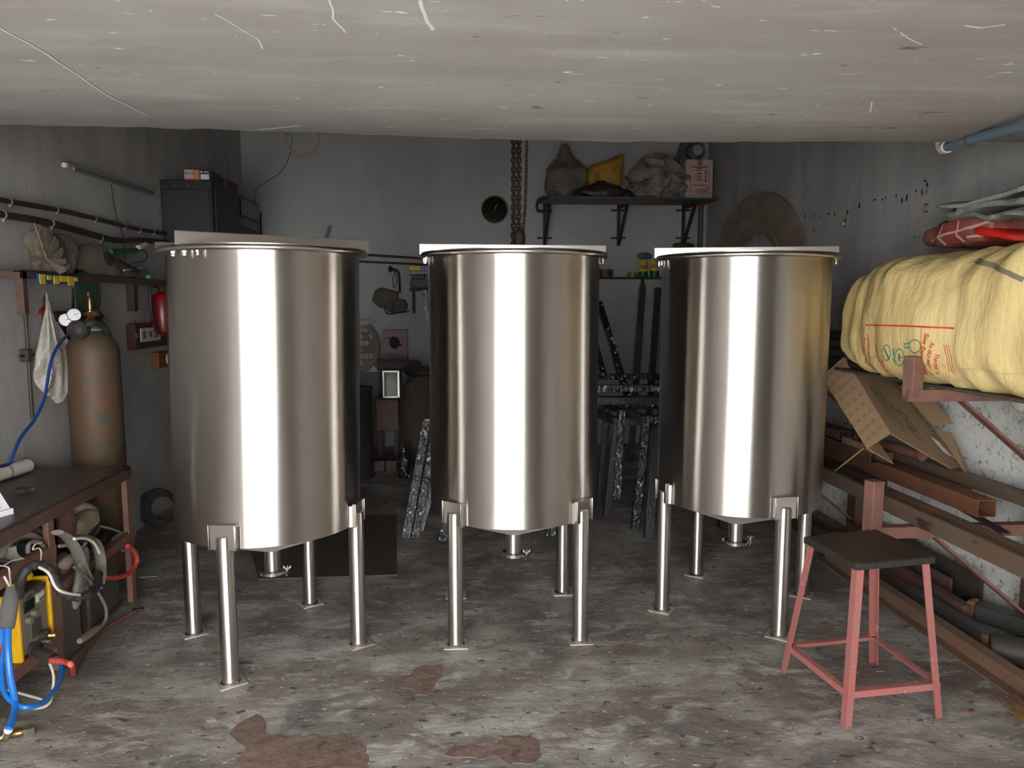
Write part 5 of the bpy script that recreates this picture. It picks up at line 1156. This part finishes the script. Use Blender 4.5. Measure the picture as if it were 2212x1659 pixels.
tubebar(at(1421, 622, Y=6.9), at(1396, 985, Y=6.6), .055, FILMD, lb='dark upright wrapped tube behind the tubes pile, right of the pair')
def frame(x0, x1, ya, yb, zt, label, lean=0, legs=True, m=FILM, md=FILMD, w=.05):
    t = thing('wrapped_stand', label, 'stand', ((x0+x1)/2, ya, 0))
    c = [V((x0, ya, zt)), V((x1, ya, zt)), V((x1+lean, yb, zt)), V((x0+lean, yb, zt))]
    for i in range(4): MB().bar(c[i], c[(i+1) % 4], w, w).obj('top_rail', md if i % 2 else m, t, bevel=.003)
    if legs:
        for i in range(4): MB().bar(c[i]+V((0, 0, -.02)), V((c[i].x-(.06 if i in (0, 3) else .04), c[i].y, 0)), w, w, (0, 1, 0)).obj('leg', m if i % 2 == 0 else md, t, bevel=.003)
    return t
zf = at(1385, 905, Y=4.75).z
frame(1.225, 1.80, 4.72, 5.45, zf, 'front film wrapped frame with legs between the middle and right tanks', lean=-.1)
frame(1.09, 1.80, 5.0, 5.75, zf-.055, 'second film wrapped frame standing just behind the front one', lean=-.1, m=FILMD, md=FILM)
frame(1.02, 1.75, 5.52, 6.2, zf+.03, 'third film wrapped frame, farthest back of the standing ones')
zf2 = zf+.055
frame(.95, 1.7, 5.1, 5.9, zf2+.02, 'flat wrapped frame lying on top of the standing frames', legs=False, m=FILMD)
frame(1.0, 1.8, 5.25, 6.1, zf2+.09, 'topmost flat wrapped frame on the pile', legs=False, lean=-.15, md=FILM)
p = at(1400, 925, Y=4.5)
tubebar(at(1417, 925, Y=4.62), at(1400, 1163, Y=4.45), .055, FILMD, lb='smooth dark wrapped tube standing nearest the right tank')
tubebar(at(1342, 885, Y=5.0), at(1331, 1078, Y=4.95), .05, FILM, lb='shiny wrapped tube standing at the left of the frames')
p = at(1645, 1140, Y=5.0); tag(MB().blob(at(1643, 1147, Y=5.0), (.045, .05, .05), .6, 20, 14, 3, .08, 9).obj('black_bundle', RUBD), 'small black bundle on the floor seen under the right tank', 'bundle')

# ---------------------------------------------------------------- right wall
xr = XR
# brown ring leaning on the wall
P_ = at(1662, 555, X=XR-.06); Rr = (at(1665, 422, X=XR-.05).z-at(1665, 590, X=XR-.05).z)
yc = at(1664, 540, X=XR-.04).y; zc = at(1664, 590, X=XR-.04).z+.0; Ro = at(1664, 422, X=XR-.04).z-zc
t = thing('steel_ring', 'large flat brown ring leaning on the right wall above the right tank', 'ring', (XR-.05, yc, zc-Ro))
Mr = Matrix.Rotation(math.radians(11), 3, 'Z') @ Matrix.Rotation(PI/2, 3, 'Y')
Ro = Ro*1.02; XG = XR-.04-Ro*math.sin(math.radians(11))
MB().lathe([(Ro*.50, -.012), (Ro, -.012), (Ro, .012), (Ro*.50, .012)], (XG, yc, zc), 72, Mr, cap=False).obj('ring', RINGM, t)
mb = MB(); mb.lathe([(Ro*.50, -.014), (Ro*.58, -.020), (Ro*.60, -.013), (Ro*.50, .0)], (XG-.003, yc, zc), 72, Mr, cap=False); mb.obj('inner_lip', RINGM, t)
MB().bar((XR-.03, yc-.25, zc-Ro-.02), (XR-.03, yc+.25, zc-Ro-.02), .05, .03).obj('wall_rest', DARKST, t)
for k, (px_, py_, lb) in enumerate([(1824, 482, 'nearer the ring of two small brass hooks on the right wall'), (2000, 449, 'second brass hook on the right wall, above the yellow bag')]):
    p = at(px_, py_, X=XR-.012); t = thing('wall_hook', lb, 'hook', p); MB().tube([p+V((.01, 0, .02)), p+V((-.008, 0, .015)), p+V((-.008, 0, -.015)), p+V((.008, 0, -.02))], .006, 8).obj('hook', BRASS, t)
# blue pipe under the soffit
t = thing('soffit_pipe', 'blue grey pipe with a white elbow running under the concrete soffit', 'pipe', at(2040, 318, Y=3.06))
pa = at(2042, 318, Y=3.08); pb_ = at(2240, 262, Z=2.10); pa = V((pa.x, pa.y, pa.z)); pc2 = pa+(pb_-pa)*1.6
MB().cyl(pa, pc2, .020, 16).obj('pipe', PIPEB, t)
d = (pa-pc2).normalized(); e = pa+d*.03
MB().tube([pa-d*.02, pa+d*.015, e+V((0, 0, .012)), e+V((0, .004, .03)), e+V((0, .01, .07))], .026, 14, 5).obj('elbow', WHITEPL, t, label='white plastic elbow')
q = at(2095, 300, Y=2.8); f = (2.86-pa.y)/(pc2.y-pa.y); q = pa.lerp(pc2, f)
MB().torus(q, .023, .004, (pc2-pa).to_track_quat('Z', 'Y').to_matrix(), 16, 5).obj('pipe_clamp', REDOXD, t); MB().box(q+V((0, 0, .03)), (.02, .012, .04)).obj('clamp_tab', REDOXD, t)

# cantilever rack
YR = 2.97; px_post = 2.50
zu = 1.135; zlw = .545
def rackframe(Y, lb, full=True):
    t = thing('pipe_rack', lb, 'rack', (px_post, Y, 0), 'cantilever rack frames')
    MB().box((px_post+.03, Y, .60), (.06, .10, 1.20)).obj('post', REDOXD, t, bevel=.003)
    xu = at(1957, 830, Y=YR).x; xl = at(1870, 1125, Y=YR).x
    for (xt, z, hgt) in ((xu, zu, .14), (xl, zlw, .20)):
        MB().box(((xt+px_post)/2, Y, z-.025), (px_post-xt, .05, .05)).obj('arm', REDOX, t, bevel=.002)
        MB().box((xt+.03, Y, z+hgt/2-.015), (.058, .055, hgt+.03), rz=.25).obj('arm_stop', REDOX, t, bevel=.003)
        MB().bar((xt+(px_post-xt)*.40, Y, z-.05), (px_post+.01, Y, z-.05-(px_post-xt)*.50), .05, .012, (0, 0, 1)).obj('brace', REDOX, t)
    return t
rackframe(YR, 'brown steel wall rack frame carrying the yellow bag, nearest the camera')
rackframe(4.45, 'brown steel wall rack frame farther back, half hidden by the right tank')
# stock on the lower arms : name, material, X, zbottom, h, w, y0, y1
def stock(name, lb, cat, m, X, z, w, h, y0, y1, kind='flat', dx=0, dz=0):
    a, b = V((X, y0, z)), V((X+dx, y1, z+dz))
    mb = MB()
    if kind == 'flat': mb.bar(a+V((0, 0, h/2)), b+V((0, 0, h/2)), w, h)
    elif kind == 'angle': mb.angle(a, b, h, .006, (1, 0, 0), (0, 0, 1))
    elif kind == 'pipe': mb.cyl(a+V((0, 0, h/2)), b+V((0, 0, h/2)), h/2, 16)
    elif kind == 'tube':
        t_ = .004; o = [(-w/2, 0), (w/2, 0), (w/2, h), (-w/2, h)]; i = [(-w/2+t_, t_), (w/2-t_, t_), (w/2-t_, h-t_), (-w/2+t_, h-t_)]
        vs = [a+V((x, 0, q)) for x, q in o+i]+[b+V((x, 0, q)) for x, q in o+i]; fs = []
        for k in range(4):
            n = (k+1) % 4; fs += [(k, n, 8+n, 8+k), (4+k, 12+k, 12+n, 4+n), (k, 4+k, 4+n, n), (8+k, 8+n, 12+n, 12+k)]
        mb.add(vs, fs)
    elif kind == 'channel':
        t_ = .006; pr = [(0, 0), (w, 0), (w, t_), (t_, t_), (t_, h-t_), (w, h-t_), (w, h), (0, h)]
        mb.extr([a+V((x, 0, q)) for x, q in pr], [b+V((x, 0, q)) for x, q in pr])
    return tag(mb.obj(name, m, ang=30), lb, cat, None)
zA = zlw+.003
stock('steel_flat', 'long wide flat steel section, outermost on the lower rack arms', 'steel section', MILL, 1.955, zA, .018, .072, 2.10, 5.2, 'flat')
stock('steel_angle', 'long steel angle lying just behind the outermost flat section', 'steel section', MILL, 2.005, zA, .05, .05, 2.05, 5.3, 'angle')
stock('steel_bar', 'long rusty bar beside the angle on the lower rack arms', 'steel section', RUST, 2.105, zA, .03, .045, 1.95, 5.2, 'flat')
stock('square_tube', 'orange rusty open square tube with rods inside, on the lower rack', 'steel section', RUSTO, 2.27, zA+.03, .085, .075, at(2112, 1110, X=2.23).y, 5.2, 'tube')
tube_y = at(2112, 1110, X=2.23).y
for k, (dx, dz, lb) in enumerate([(-.02, .0, 'thin rod poking down out of the rusty square tube, left one'), (.005, .012, 'thin rod poking out of the rusty square tube, right one')]):
    tag(MB().cyl((2.26+dx, tube_y-.14, zA+.003+.0*dz), (2.26+dx, tube_y+.3, zA+.05), .008, 8).obj('steel_rod', DARKST), lb, 'rod')
stock('steel_bar', 'long dark bar above the rusty square tube nearest the wall', 'steel section', MILL, 2.42, zA+.09, .07, .05, 2.3, 5.0, 'flat')
stock('steel_bar', 'thick bar on the lower rack under the cardboard box', 'steel section', RUST, 2.40, zA, .10, .085, 3.3, 5.1, 'flat')
stock('steel_pipe', 'brown round pipe just below the leaning cardboard box', 'pipe', REDOX, 2.36, zA+.145, .05, .055, 3.55, 4.9, 'pipe', -.05)
stock('square_tube', 'short square tube with open end below the cardboard box corner', 'steel section', REDOX, 2.27, zA+.11, .05, .05, 3.70, 4.9, 'tube', -.03)
stock('channel_bar', 'brown channel with open end visible behind the right tank', 'steel section', REDOXD, 2.14, zA+.11, .06, .06, 3.65, 5.0, 'channel')
stock('steel_bar', 'dark flat bar at the back of the lower rack by the right tank', 'steel section', DARKST, 2.06, zA+.055, .06, .03, 3.4, 5.3, 'flat')
stock('square_tube', 'dark tube stacked highest behind the right tank on the lower rack', 'steel section', REDOXD, 2.16, zA+.185, .07, .05, 3.95, 5.2, 'tube')
stock('wood_batten', 'short rough pale wooden batten under the cardboard box end', 'batten', M_('rough pale wood', (124, 98, 82), .9, var=(146, 122, 104), scale=20, bump=.6), 2.16, zA+.175, .06, .035, 3.62, 3.92, 'flat', .0)
a, b = at(1866, 968, X=2.05), at(1803, 1018, X=2.0); tag(MB().cyl(a, b, .004, 6).obj('thin_stick', M_('straw stick', (176, 144, 104), .7)), 'thin pale stick lying slanting over the bars below the cardboard box', 'stick')
# dark pipes on the upper rack arms behind the tank
for k in range(4):
    stock('steel_pipe', ['dark pipe lowest', 'dark pipe second lowest', 'dark pipe third', 'dark pipe topmost'][k]+' in the stack behind the right tank under the yellow bag', 'pipe', [DARKST, RUBD, REDOXD, RUBD][k], 2.12+.02*k, zu+.003+.05*k if k else zu+.003, .05, .05, 3.75, 5.3, 'pipe')
# platform board beneath the bag
tag(MB().box((2.27, 3.1, zu+.008), (.48, 1.5, .012)).obj('rack_board', M_('dark rack board', (74, 66, 62), .7)), 'dark board lying on the upper rack arms beneath the yellow bag', 'board')

# big yellow bag : rounded bolster laid along the wall
bx0 = 1.98; zb = zu+.016
def bagfn(p):
    k = p.y
    s = 1+.06*math.sin(k*5+1)
    p = V((p.x*s, p.y, p.z*(1+.05*math.sin(k*6))))
    if p.z > 0: p.z += .11*max(0, -k-.05)*min(1, p.z/.1)
    # draped folds that run over the bolster
    f = .016*math.sin(k*38+3*noise.noise(V((p.x*3, 0, p.z*4))))*(.4+.6*abs(noise.noise(V((k*5, 1, 2)))*2))+.02*(.5-abs(noise.noise(V((k*9, p.z*2.2, p.x*2)))))
    f += .022*(.45-abs(noise.noise(V((k*6.5, p.z*2.6+k*2, p.x*2.6+7)))))+.010*(.4-abs(noise.noise(V((k*17, p.z*6, p.x*6+3)))))
    r = V((p.x, 0, p.z)); L = r.length or 1; p += r/L*f
    if p.z < -.17 and p.x < 0: p.x *= .985
    return p
ylo, yhi = 2.16, 3.86
by = (ylo+yhi)/2
mb = MB(); mb.blob((2.25, by, zb+.262), (.30, (yhi-ylo)/2, .277), .6, 150, 260, 5, .035, 3.2, .02, zmin=None, fn=bagfn)
for p in mb.v:
    if p.z < zb: p.z = zb
    if p.x > XR-.01: p.x = XR-.01
t = thing('insulation_bag', 'large cream yellow plastic bag with red and green print on the wall rack', 'bag', (2.25, by, zb))
bagv = [v.copy() for v in mb.v]; bvh = BVHTree.FromPolygons(bagv, mb.f)
body = mb.obj('bag_body', YELBAG, t, ang=80)
def bp(px, py):
    d = (CF + CR*((px-1106)/FPX) - CU*((py-829.5)/FPX)).normalized(); h = bvh.ray_cast(EYE, d); return h[0] if h[0] is not None else at(px, py, X=1.98)
nb = V((-1, -.35, 0)).normalized(); ub = V((0, -1, 0))
def bstrip(pts, w, m, nm='printed_line'):
    mb = MB(); strip(mb, [bp(*q) for q in pts], w, nb, 16)
    wrap(mb, bvh, nb, .003); return mb.obj(nm, m, t)
bstrip([(1870, 702), (1960, 704), (2062, 709)], .007, INKR); bstrip([(1898, 704), (1900, 745), (1912, 775)], .003, INKR); bstrip([(1991, 708), (1991, 762)], .003, INKR)
bstrip([(1868, 705), (1864, 750), (1876, 785), (1905, 812), (1932, 812)], .004, INKR)
def btext(s, px0, py0, px1, py1, hgt, m, fit=True, flip=1):
    a, b = bp(px0, py0), bp(px1, py1); u = (b-a); L = u.length; u.normalize(); v = nb.cross(u).normalized()*1
    if flip < 0: v = -v
    cu = text(s, a, u, nb.cross(u), hgt, m, t, bvh=bvh, nrm=nb, fit=L, bold=.0006)
btext('Save Energy with', 1999, 718, 1997, 806, .036, INKR)
btext('An ISO 9001 : 2', 2012, 738, 2011, 808, .026, INKR)
btext('Thermal In', 2022, 762, 2024, 808, .026, INKR)
btext('POLYBUTYL', 1891, 745, 1900, 782, .034, INKR); btext('INSULATION', 1902, 775, 1917, 808, .034, INKR)
btext('THERMAL AND', 1874, 722, 1880, 775, .018, INKR); btext('4041525 / 6045', 1868, 728, 1871, 785, .014, INKR)
btext('KEEP DRY', 1929, 752, 1932, 788, .014, INKT)
def boval(px, py, rx, ry, w=.004, m=INKT):
    bstrip([(px+rx*math.cos(a), py+ry*math.sin(a)) for a in [2*PI*k/14 for k in range(15)]], w, m, 'printed_emblem')
boval(1916, 762, 9, 17); boval(1944, 772, 10, 18); boval(1977, 748, 13, 14)
bstrip([(1911, 752), (1921, 775)], .010, INKT, 'printed_emblem'); bstrip([(1940, 772), (1952, 772)], .004, INKT, 'printed_emblem'); bstrip([(1944, 764), (1944, 780)], .008, INKT, 'printed_emblem')
bstrip([(1966, 740), (1955, 744), (1953, 740), (1955, 752), (1966, 750)], .004, INKT, 'printed_emblem')
for k in range(3): bstrip([(2040+k*5, 745), (2047+k*5, 775), (2052+k*6, 805)], .003, INKR)
# rope seam over the shoulder
bstrip([(2110, 562), (2145, 572), (2180, 590), (2212, 605)], .018, M_('grey seam rope', (132, 122, 104), .8), 'stitched_seam')
# red wrapped packet
pr = at(2085, 510, X=2.28)
zt_ = 1.5
t = thing('red_packet', 'red plastic packet tied with pale straps lying on the yellow bag', 'packet', (2.3, pr.y, zb+.47))
a, b = at(2012, 520, X=2.30), at(2200, 490, X=2.36)
c = (a+b)/2; L = (b-a).length
Mq = Matrix.Rotation(math.radians(0), 3, 'Z') @ Matrix.Rotation(math.atan2(-(b.z-a.z), L)*-1, 3, 'X')
rp = MB().blob(c+V((0, 0, -.005)), (.11, L/2*1.02, .062), .42, 80, 40, 4, .09, 9, .08, fn=lambda p: V((p.x*(1-.5*max(0, p.y/L*2-.3)), p.y, (p.z+.012)*(1-.45*max(0, p.y/L*2-.2)))))
rbv = BVHTree.FromPolygons([v.copy() for v in rp.v], rp.f); rp.obj('packet_body', REDPL, t, ang=60)
for pts in ([(2030, 478), (2028, 515), (2045, 530)], [(2072, 476), (2066, 508), (2095, 530)], [(2012, 522), (2060, 502), (2110, 488), (2150, 480)], [(2120, 532), (2165, 515), (2200, 500)]):
    mb = MB(); P = []
    for q in pts:
        d = (CF + CR*((q[0]-1106)/FPX) - CU*((q[1]-829.5)/FPX)).normalized(); h = rbv.ray_cast(EYE, d); P.append(h[0] if h[0] is not None else at(*q, X=2.19))
    strip(mb, P, .010, (-1, -.5, .3), 8); wrap(mb, rbv, (-1, -.5, .3), .003); mb.obj('strap', TAPE, t)
q = at(2195, 503, X=2.34); tag(MB().blob(q, (.12, .13, .02), .5, 50, 18, 4, .15, 8, .05, M=Matrix.Rotation(.25, 3, 'X')).obj('red_cloth', REDBR), 'bright red cloth poking out between the red packet and the tarpaulin', 'cloth')
# folded tarpaulin
t = thing('folded_tarpaulin', 'grey folded tarpaulin in layers on top of the red packet', 'tarpaulin', at(2150, 480, X=2.28))
lay = [[(2062, 440), (2080, 455), (2150, 492), (2215, 480), (2225, 450), (2150, 432)], [(2078, 428), (2085, 440), (2160, 470), (2225, 470), (2230, 440), (2140, 425)], [(2090, 422), (2100, 428), (2170, 450), (2230, 455), (2230, 425), (2120, 418)]]
for k, L_ in enumerate(lay):
    ctr = at(2150, 462-14*k, X=2.33); mb = MB()
    zz = at(2120, 472-17*k, X=2.22).z
    kk = k
    mb.blob((2.33, at(2160, 460, X=2.28).y-.03*(k % 2), zz+.012), (.15, .32-.03*k, .013+.004*(k % 2)), .4, 90, 16, 7+k, .16, 7, .10, M=Matrix.Rotation(.22*k-.2, 3, 'Z') @ Matrix.Rotation(.10-.09*k, 3, 'X'), fn=lambda p: V((p.x, p.y, p.z+.022*noise.noise(V((p.x*9, p.y*7, kk*3)))+.012*math.sin(p.y*16+kk*2))))
    mb.obj('layer', CLOTHG, t)
# cardboard box leaning
def bx(px, py, X): return at(px, py, X=X)
E0, E1 = bx(1823, 772, 2.10), bx(1923, 938, 2.10)
W0 = bx(1937, 830, 2.42); A0 = bx(1775, 815, 1.98)
def onplane(px, py, p, q, r_):
    n = (q-p).cross(r_-p); d = CF + CR*((px-1106)/FPX) - CU*((py-829.5)/FPX)
    return EYE+d*((p-EYE).dot(n)/d.dot(n))
W1 = onplane(2107, 1045, E0, E1, W0); A1 = onplane(1873, 970, E0, E1, A0)
t = thing('cardboard_box', 'large open brown cardboard box leaning askew on the steel stock', 'cardboard box', A1)
def panel(nm, pts, m=CARD, th=.005, par=t):
    P = [V(p) for p in pts]; n = (P[1]-P[0]).cross(P[2]-P[0]).normalized()
    return MB().plate(P, n*th).obj(nm, m, par)
panel('main_panel', [E0, E1, W1, W0]); panel('end_panel', [E0, A0, A1, E1])
D = V((.02, .10, -.10))
panel('back_panel', [A0, A1, A1+(W1-E1)*.3, A0+(W0-E0)*.3])
panel('flap', [bx(1937, 833, 2.43), bx(1995, 835, 2.50), bx(2059, 915, 2.50), bx(2013, 918, 2.43)]); panel('flap', [bx(2020, 925, 2.43), bx(2056, 935, 2.50), bx(2105, 1040, 2.48), bx(2085, 1020, 2.43)])
# printed marks
u = (A0-E0).normalized(); w_ = (E1-E0).normalized(); nE = (u.cross(w_)).normalized()
if nE.dot(EYE-E0) < 0: nE = -nE
Wd = (A0-E0).length; Ht = (E1-E0).length; k = 0
uu = -u; vv = nE.cross(uu).normalized()
for j in range(9):
    for i in range(4):
        f = (.13+.24*i+.10*(j % 2)); g = .07+.105*j
        if f > .95: continue
        p = E0+u*Wd*f+w_*Ht*g+nE*.007
        o = text('2C', p, uu, vv, .027, INKG, t, name='printed_mark', thick=.0008, align='CENTER')
U = (E1-E0).normalized(); Vv = (W0-E0).normalized(); nM = U.cross(Vv).normalized()
if nM.dot(EYE-E0) < 0: nM = -nM
def mp(f, g): return E0.lerp(E1, f).lerp(W0.lerp(W1, f), g)+nM*.007
mb = MB()
for k in range(6):
    for (f0, f1) in ((.30, .86),): strip(mb, [mp(.34-.02*k, .16+.035*k), mp(.84-.05*(k % 3), .16+.035*k)], .004, nM, 4)
for pts in ([(.50, .45), (.52, .55), (.60, .50), (.66, .58)], [(.62, .42), (.72, .56), (.70, .40), (.82, .50)], [(.45, .40), (.50, .38), (.58, .44)]): strip(mb, [mp(*q) for q in pts], .010, nM, 3)
mb.obj('printed_lettering', INKG, t)
mb = MB()
for k in range(26):
    f = .03+.037*k; strip(mb, [mp(f, .90), mp(f+.02, .86+.05*((k*7) % 3)/3), mp(f+.03, .93)], .006, nM, 2)
    if k % 2: strip(mb, [mp(f, .95), mp(f+.025, .97)], .008, nM, 2)
mb.obj('printed_border', INKG, t)
mb = MB(); mb.add([mp(.66, .76), mp(.80, .80), mp(.80, .93), mp(.66, .86)], [(0, 1, 2, 3)]); mb.obj('address_label', WHITEP, t)
mb = MB(); mb.add([mp(.66, .865)+nM*.001, mp(.80, .935)+nM*.001, mp(.80, .955)+nM*.001, mp(.66, .88)+nM*.001], [(0, 1, 2, 3)]); mb.obj('label_edge', YELPL, t)
# string on the post
tag(MB().blob(at(2200, 860, X=2.47), (.02, .035, .045), 1, 20, 16, 3, .4, 20, .2).obj('jute_wisp', CLOTHW), 'pale wisp of jute caught on the near rack post', 'rag')
tag(MB().tube([at(2180, 1138, X=2.44), at(2212, 1157, X=2.44), at(2260, 1190, X=2.44)], .003, 6).obj('wire', RUBD), 'thin dark wire sagging beside the near rack post', 'wire')

# floor stock along the right wall
def fl(px, py): p = at(px, py, Z=0); return V((p.x, p.y, 0))
a, b = V((2.085, 4.05, 0)), V((2.105, 1.9, 0))
t_ = .008; prf = [(0, 0), (.055, 0), (.055, .095), (0, .095), (0, .087), (.047, .087), (.047, .008), (0, .008)]
mb = MB(); mb.extr([a+V((x, 0, z)) for x, z in prf], [b+V((x, 0, z)) for x, z in prf])
mb.v = mb.v
tag(mb.obj('steel_channel', RUST, ang=30), 'long rusty channel lying on the floor along the right side', 'steel channel')
def floorbar(name, m, p, q, w, h, z, lb, cat='steel section', kind='flat'):
    mb = MB()
    a, b = V((p[0], p[1], z)), V((q[0], q[1], z))
    if kind == 'flat': mb.bar(a+V((0, 0, h/2)), b+V((0, 0, h/2)), w, h)
    else:
        mb.bar(a+V((0, 0, .003)), b+V((0, 0, .003)), w, .006); d = (b-a).normalized(); n = V((d.y, -d.x, 0))
        for s in (-1, 1): mb.bar(a+n*s*(w/2-.003)+V((0, 0, h/2)), b+n*s*(w/2-.003)+V((0, 0, h/2)), .006, h)
        mb.bar(a+V((0, 0, h-.003)), b+V((0, 0, h-.003)), w, .006)
    return tag(mb.obj(name, m, ang=30, bevel=.002), lb, cat)
floorbar('flat_bar', RUST, (2.22, 4.8), (2.215, 2.3), .05, .02, 0, 'thin rusty bar on the floor just behind the long channel')
floorbar('flat_bar', MILL, (2.315, 5.0), (2.31, 3.0), .05, .05, 0, 'brown square bar lying second behind the long channel')
o = floorbar('square_tube', BLKBAR, (2.235, 3.42), (2.262, 2.88), .07, .07, .022, 'black square tube with a rusty end lying across the floor stock', kind='box')
tag(MB().box((2.263, 2.862, .058), (.069, .034, .069)).obj('tube_end_piece', RUSTO, bevel=.003), 'orange rusty end block touching the black square tube', 'block')
floorbar('steel_plate', REDOXD, (2.40, 4.3), (2.41, 3.34), .012, .15, 0, 'dark red flat plate standing on edge near the wall')
floorbar('steel_plate', M_('mottled dark plate', (64, 56, 50), .7, var=(40, 36, 34), scale=20, bump=.3), (2.50, 4.2), (2.50, 3.25), .015, .19, 0, 'mottled dark plate standing on edge against the right wall')
floorbar('flat_bar', REDOXD, (2.34, 4.3), (2.335, 3.12), .05, .06, .05, 'long brown bar resting above the square bar')
floorbar('steel_bar', DARKST, (2.1, 5.2), (2.2, 4.1), .06, .05, .10, 'dark bar end resting on the floor stock behind the right tank')
floorbar('steel_bar', RUST, (2.3, 5.2), (2.28, 4.15), .07, .05, .06, 'rusty bar lying behind the right tank near the stool')
floorbar('square_tube', BLKBAR, (2.40, 3.13), (2.50, 2.95), .08, .08, .04, 'short black square tube lying by the rack post foot', kind='box')
tag(MB().box((2.388, 3.155, .082), (.082, .035, .082), rz=.5).obj('rusty_block', RUSTO, bevel=.012), 'rounded rusty block beside the short black tube', 'block')
tag(MB().box((2.545, 2.86, .045), (.08, .13, .09)).obj('concrete_foot', M_('muddy concrete', (112, 98, 82), .9, bump=.4), bevel=.01), 'muddy brown block against the foot of the right wall', 'block')
p = fl(2085, 1395)
tag(MB().cyl((2.185, 2.86, .03), (2.20, 2.80, .03), .018, 12).obj('chrome_fitting', CHROME), 'small shiny fitting between the channel and the black tube', 'fitting')
# black cylindrical case with coloured label
a, b = at(2150, 1405, X=2.24), at(2240, 1400, X=2.44); a.z = b.z = .085
a = V((2.205, 2.80, .065)); b = V((2.44, 2.66, .065))
t = thing('spray_canister', 'black cylindrical canister with red print lying by the right wall', 'canister', (2.33, 2.72, 0))
q = (b-a).to_track_quat('Z', 'Y').to_matrix(); L = (b-a).length
MB().lathe([(.028, .03), (.035, 0), (.054, 0), (.062, .012), (.063, L), (.001, L)], a, 32, q, cap=False).obj('canister_body', RUBD, t)
MB().lathe([(.001, .032), (.036, .03), (.036, .0)], a, 24, q, cap=False).obj('recessed_end', GLASSD, t)
random.seed(7); mb = MB(); mw = MB()
for k in range(14):
    an = random.uniform(PI*.0, 2*PI); zz = L*random.uniform(.48, .8)
    for (M2, r0) in ((mb, .0636), (mw, .0638)):
        a0 = an+(.15 if M2 is mw else 0); pts = [a+q @ V((r0*math.cos(a0+da), r0*math.sin(a0+da), zz+dz)) for da, dz in ((0, 0), (.22, .008), (.20, .022), (-.02, .014))]
        M2.add(pts, [(0, 1, 2, 3)])
mb.obj('red_print', M_('bright red print', (200, 36, 44), .6), t); mw.obj('white_print', WHITEP, t)
# broom
p = at(2165, 1515, Z=.02)
t = thing('straw_broom', 'bristles of a straw broom lying on the floor at the right', 'broom', (p.x+.25, p.y-.15, 0))
random.seed(3); mb = MB()
hd = at(2330, 1640, Z=.03)
for k in range(150):
    e = V((p.x+random.gauss(.05, .04), p.y+random.gauss(-.06, .05), random.uniform(.004, .03))); s = V((hd.x+random.gauss(0, .02), hd.y+random.gauss(0, .02), random.uniform(.01, .05)))
    m = e.lerp(s, .5)+V((random.gauss(0, .012), random.gauss(0, .012), .01)); mb.tube([e, m, s], .0013, 3, 2)
mb.obj('bristles', BRANCH, t)['kind'] = 'stuff'
MB().cyl(hd, hd+V((.25, -.16, .01)), .018, 10).obj('handle', BRANCH, t)
p = at(2098, 1537, Z=0); tag(MB().box((p.x, p.y, .003), (.03, .012, .006), rz=.4).obj('red_chip', M_('red brown chip', (120, 64, 54), .8)), 'tiny red brown chip on the floor left of the broom', 'chip')
p = at(322, 1248, Z=0); tag(MB().cyl((p.x-.05, p.y, .003), (p.x+.04, p.y+.01, .003), .002, 6).obj('wire_offcut', WIRE), 'thin pale wire offcut on the floor right of the table', 'wire')
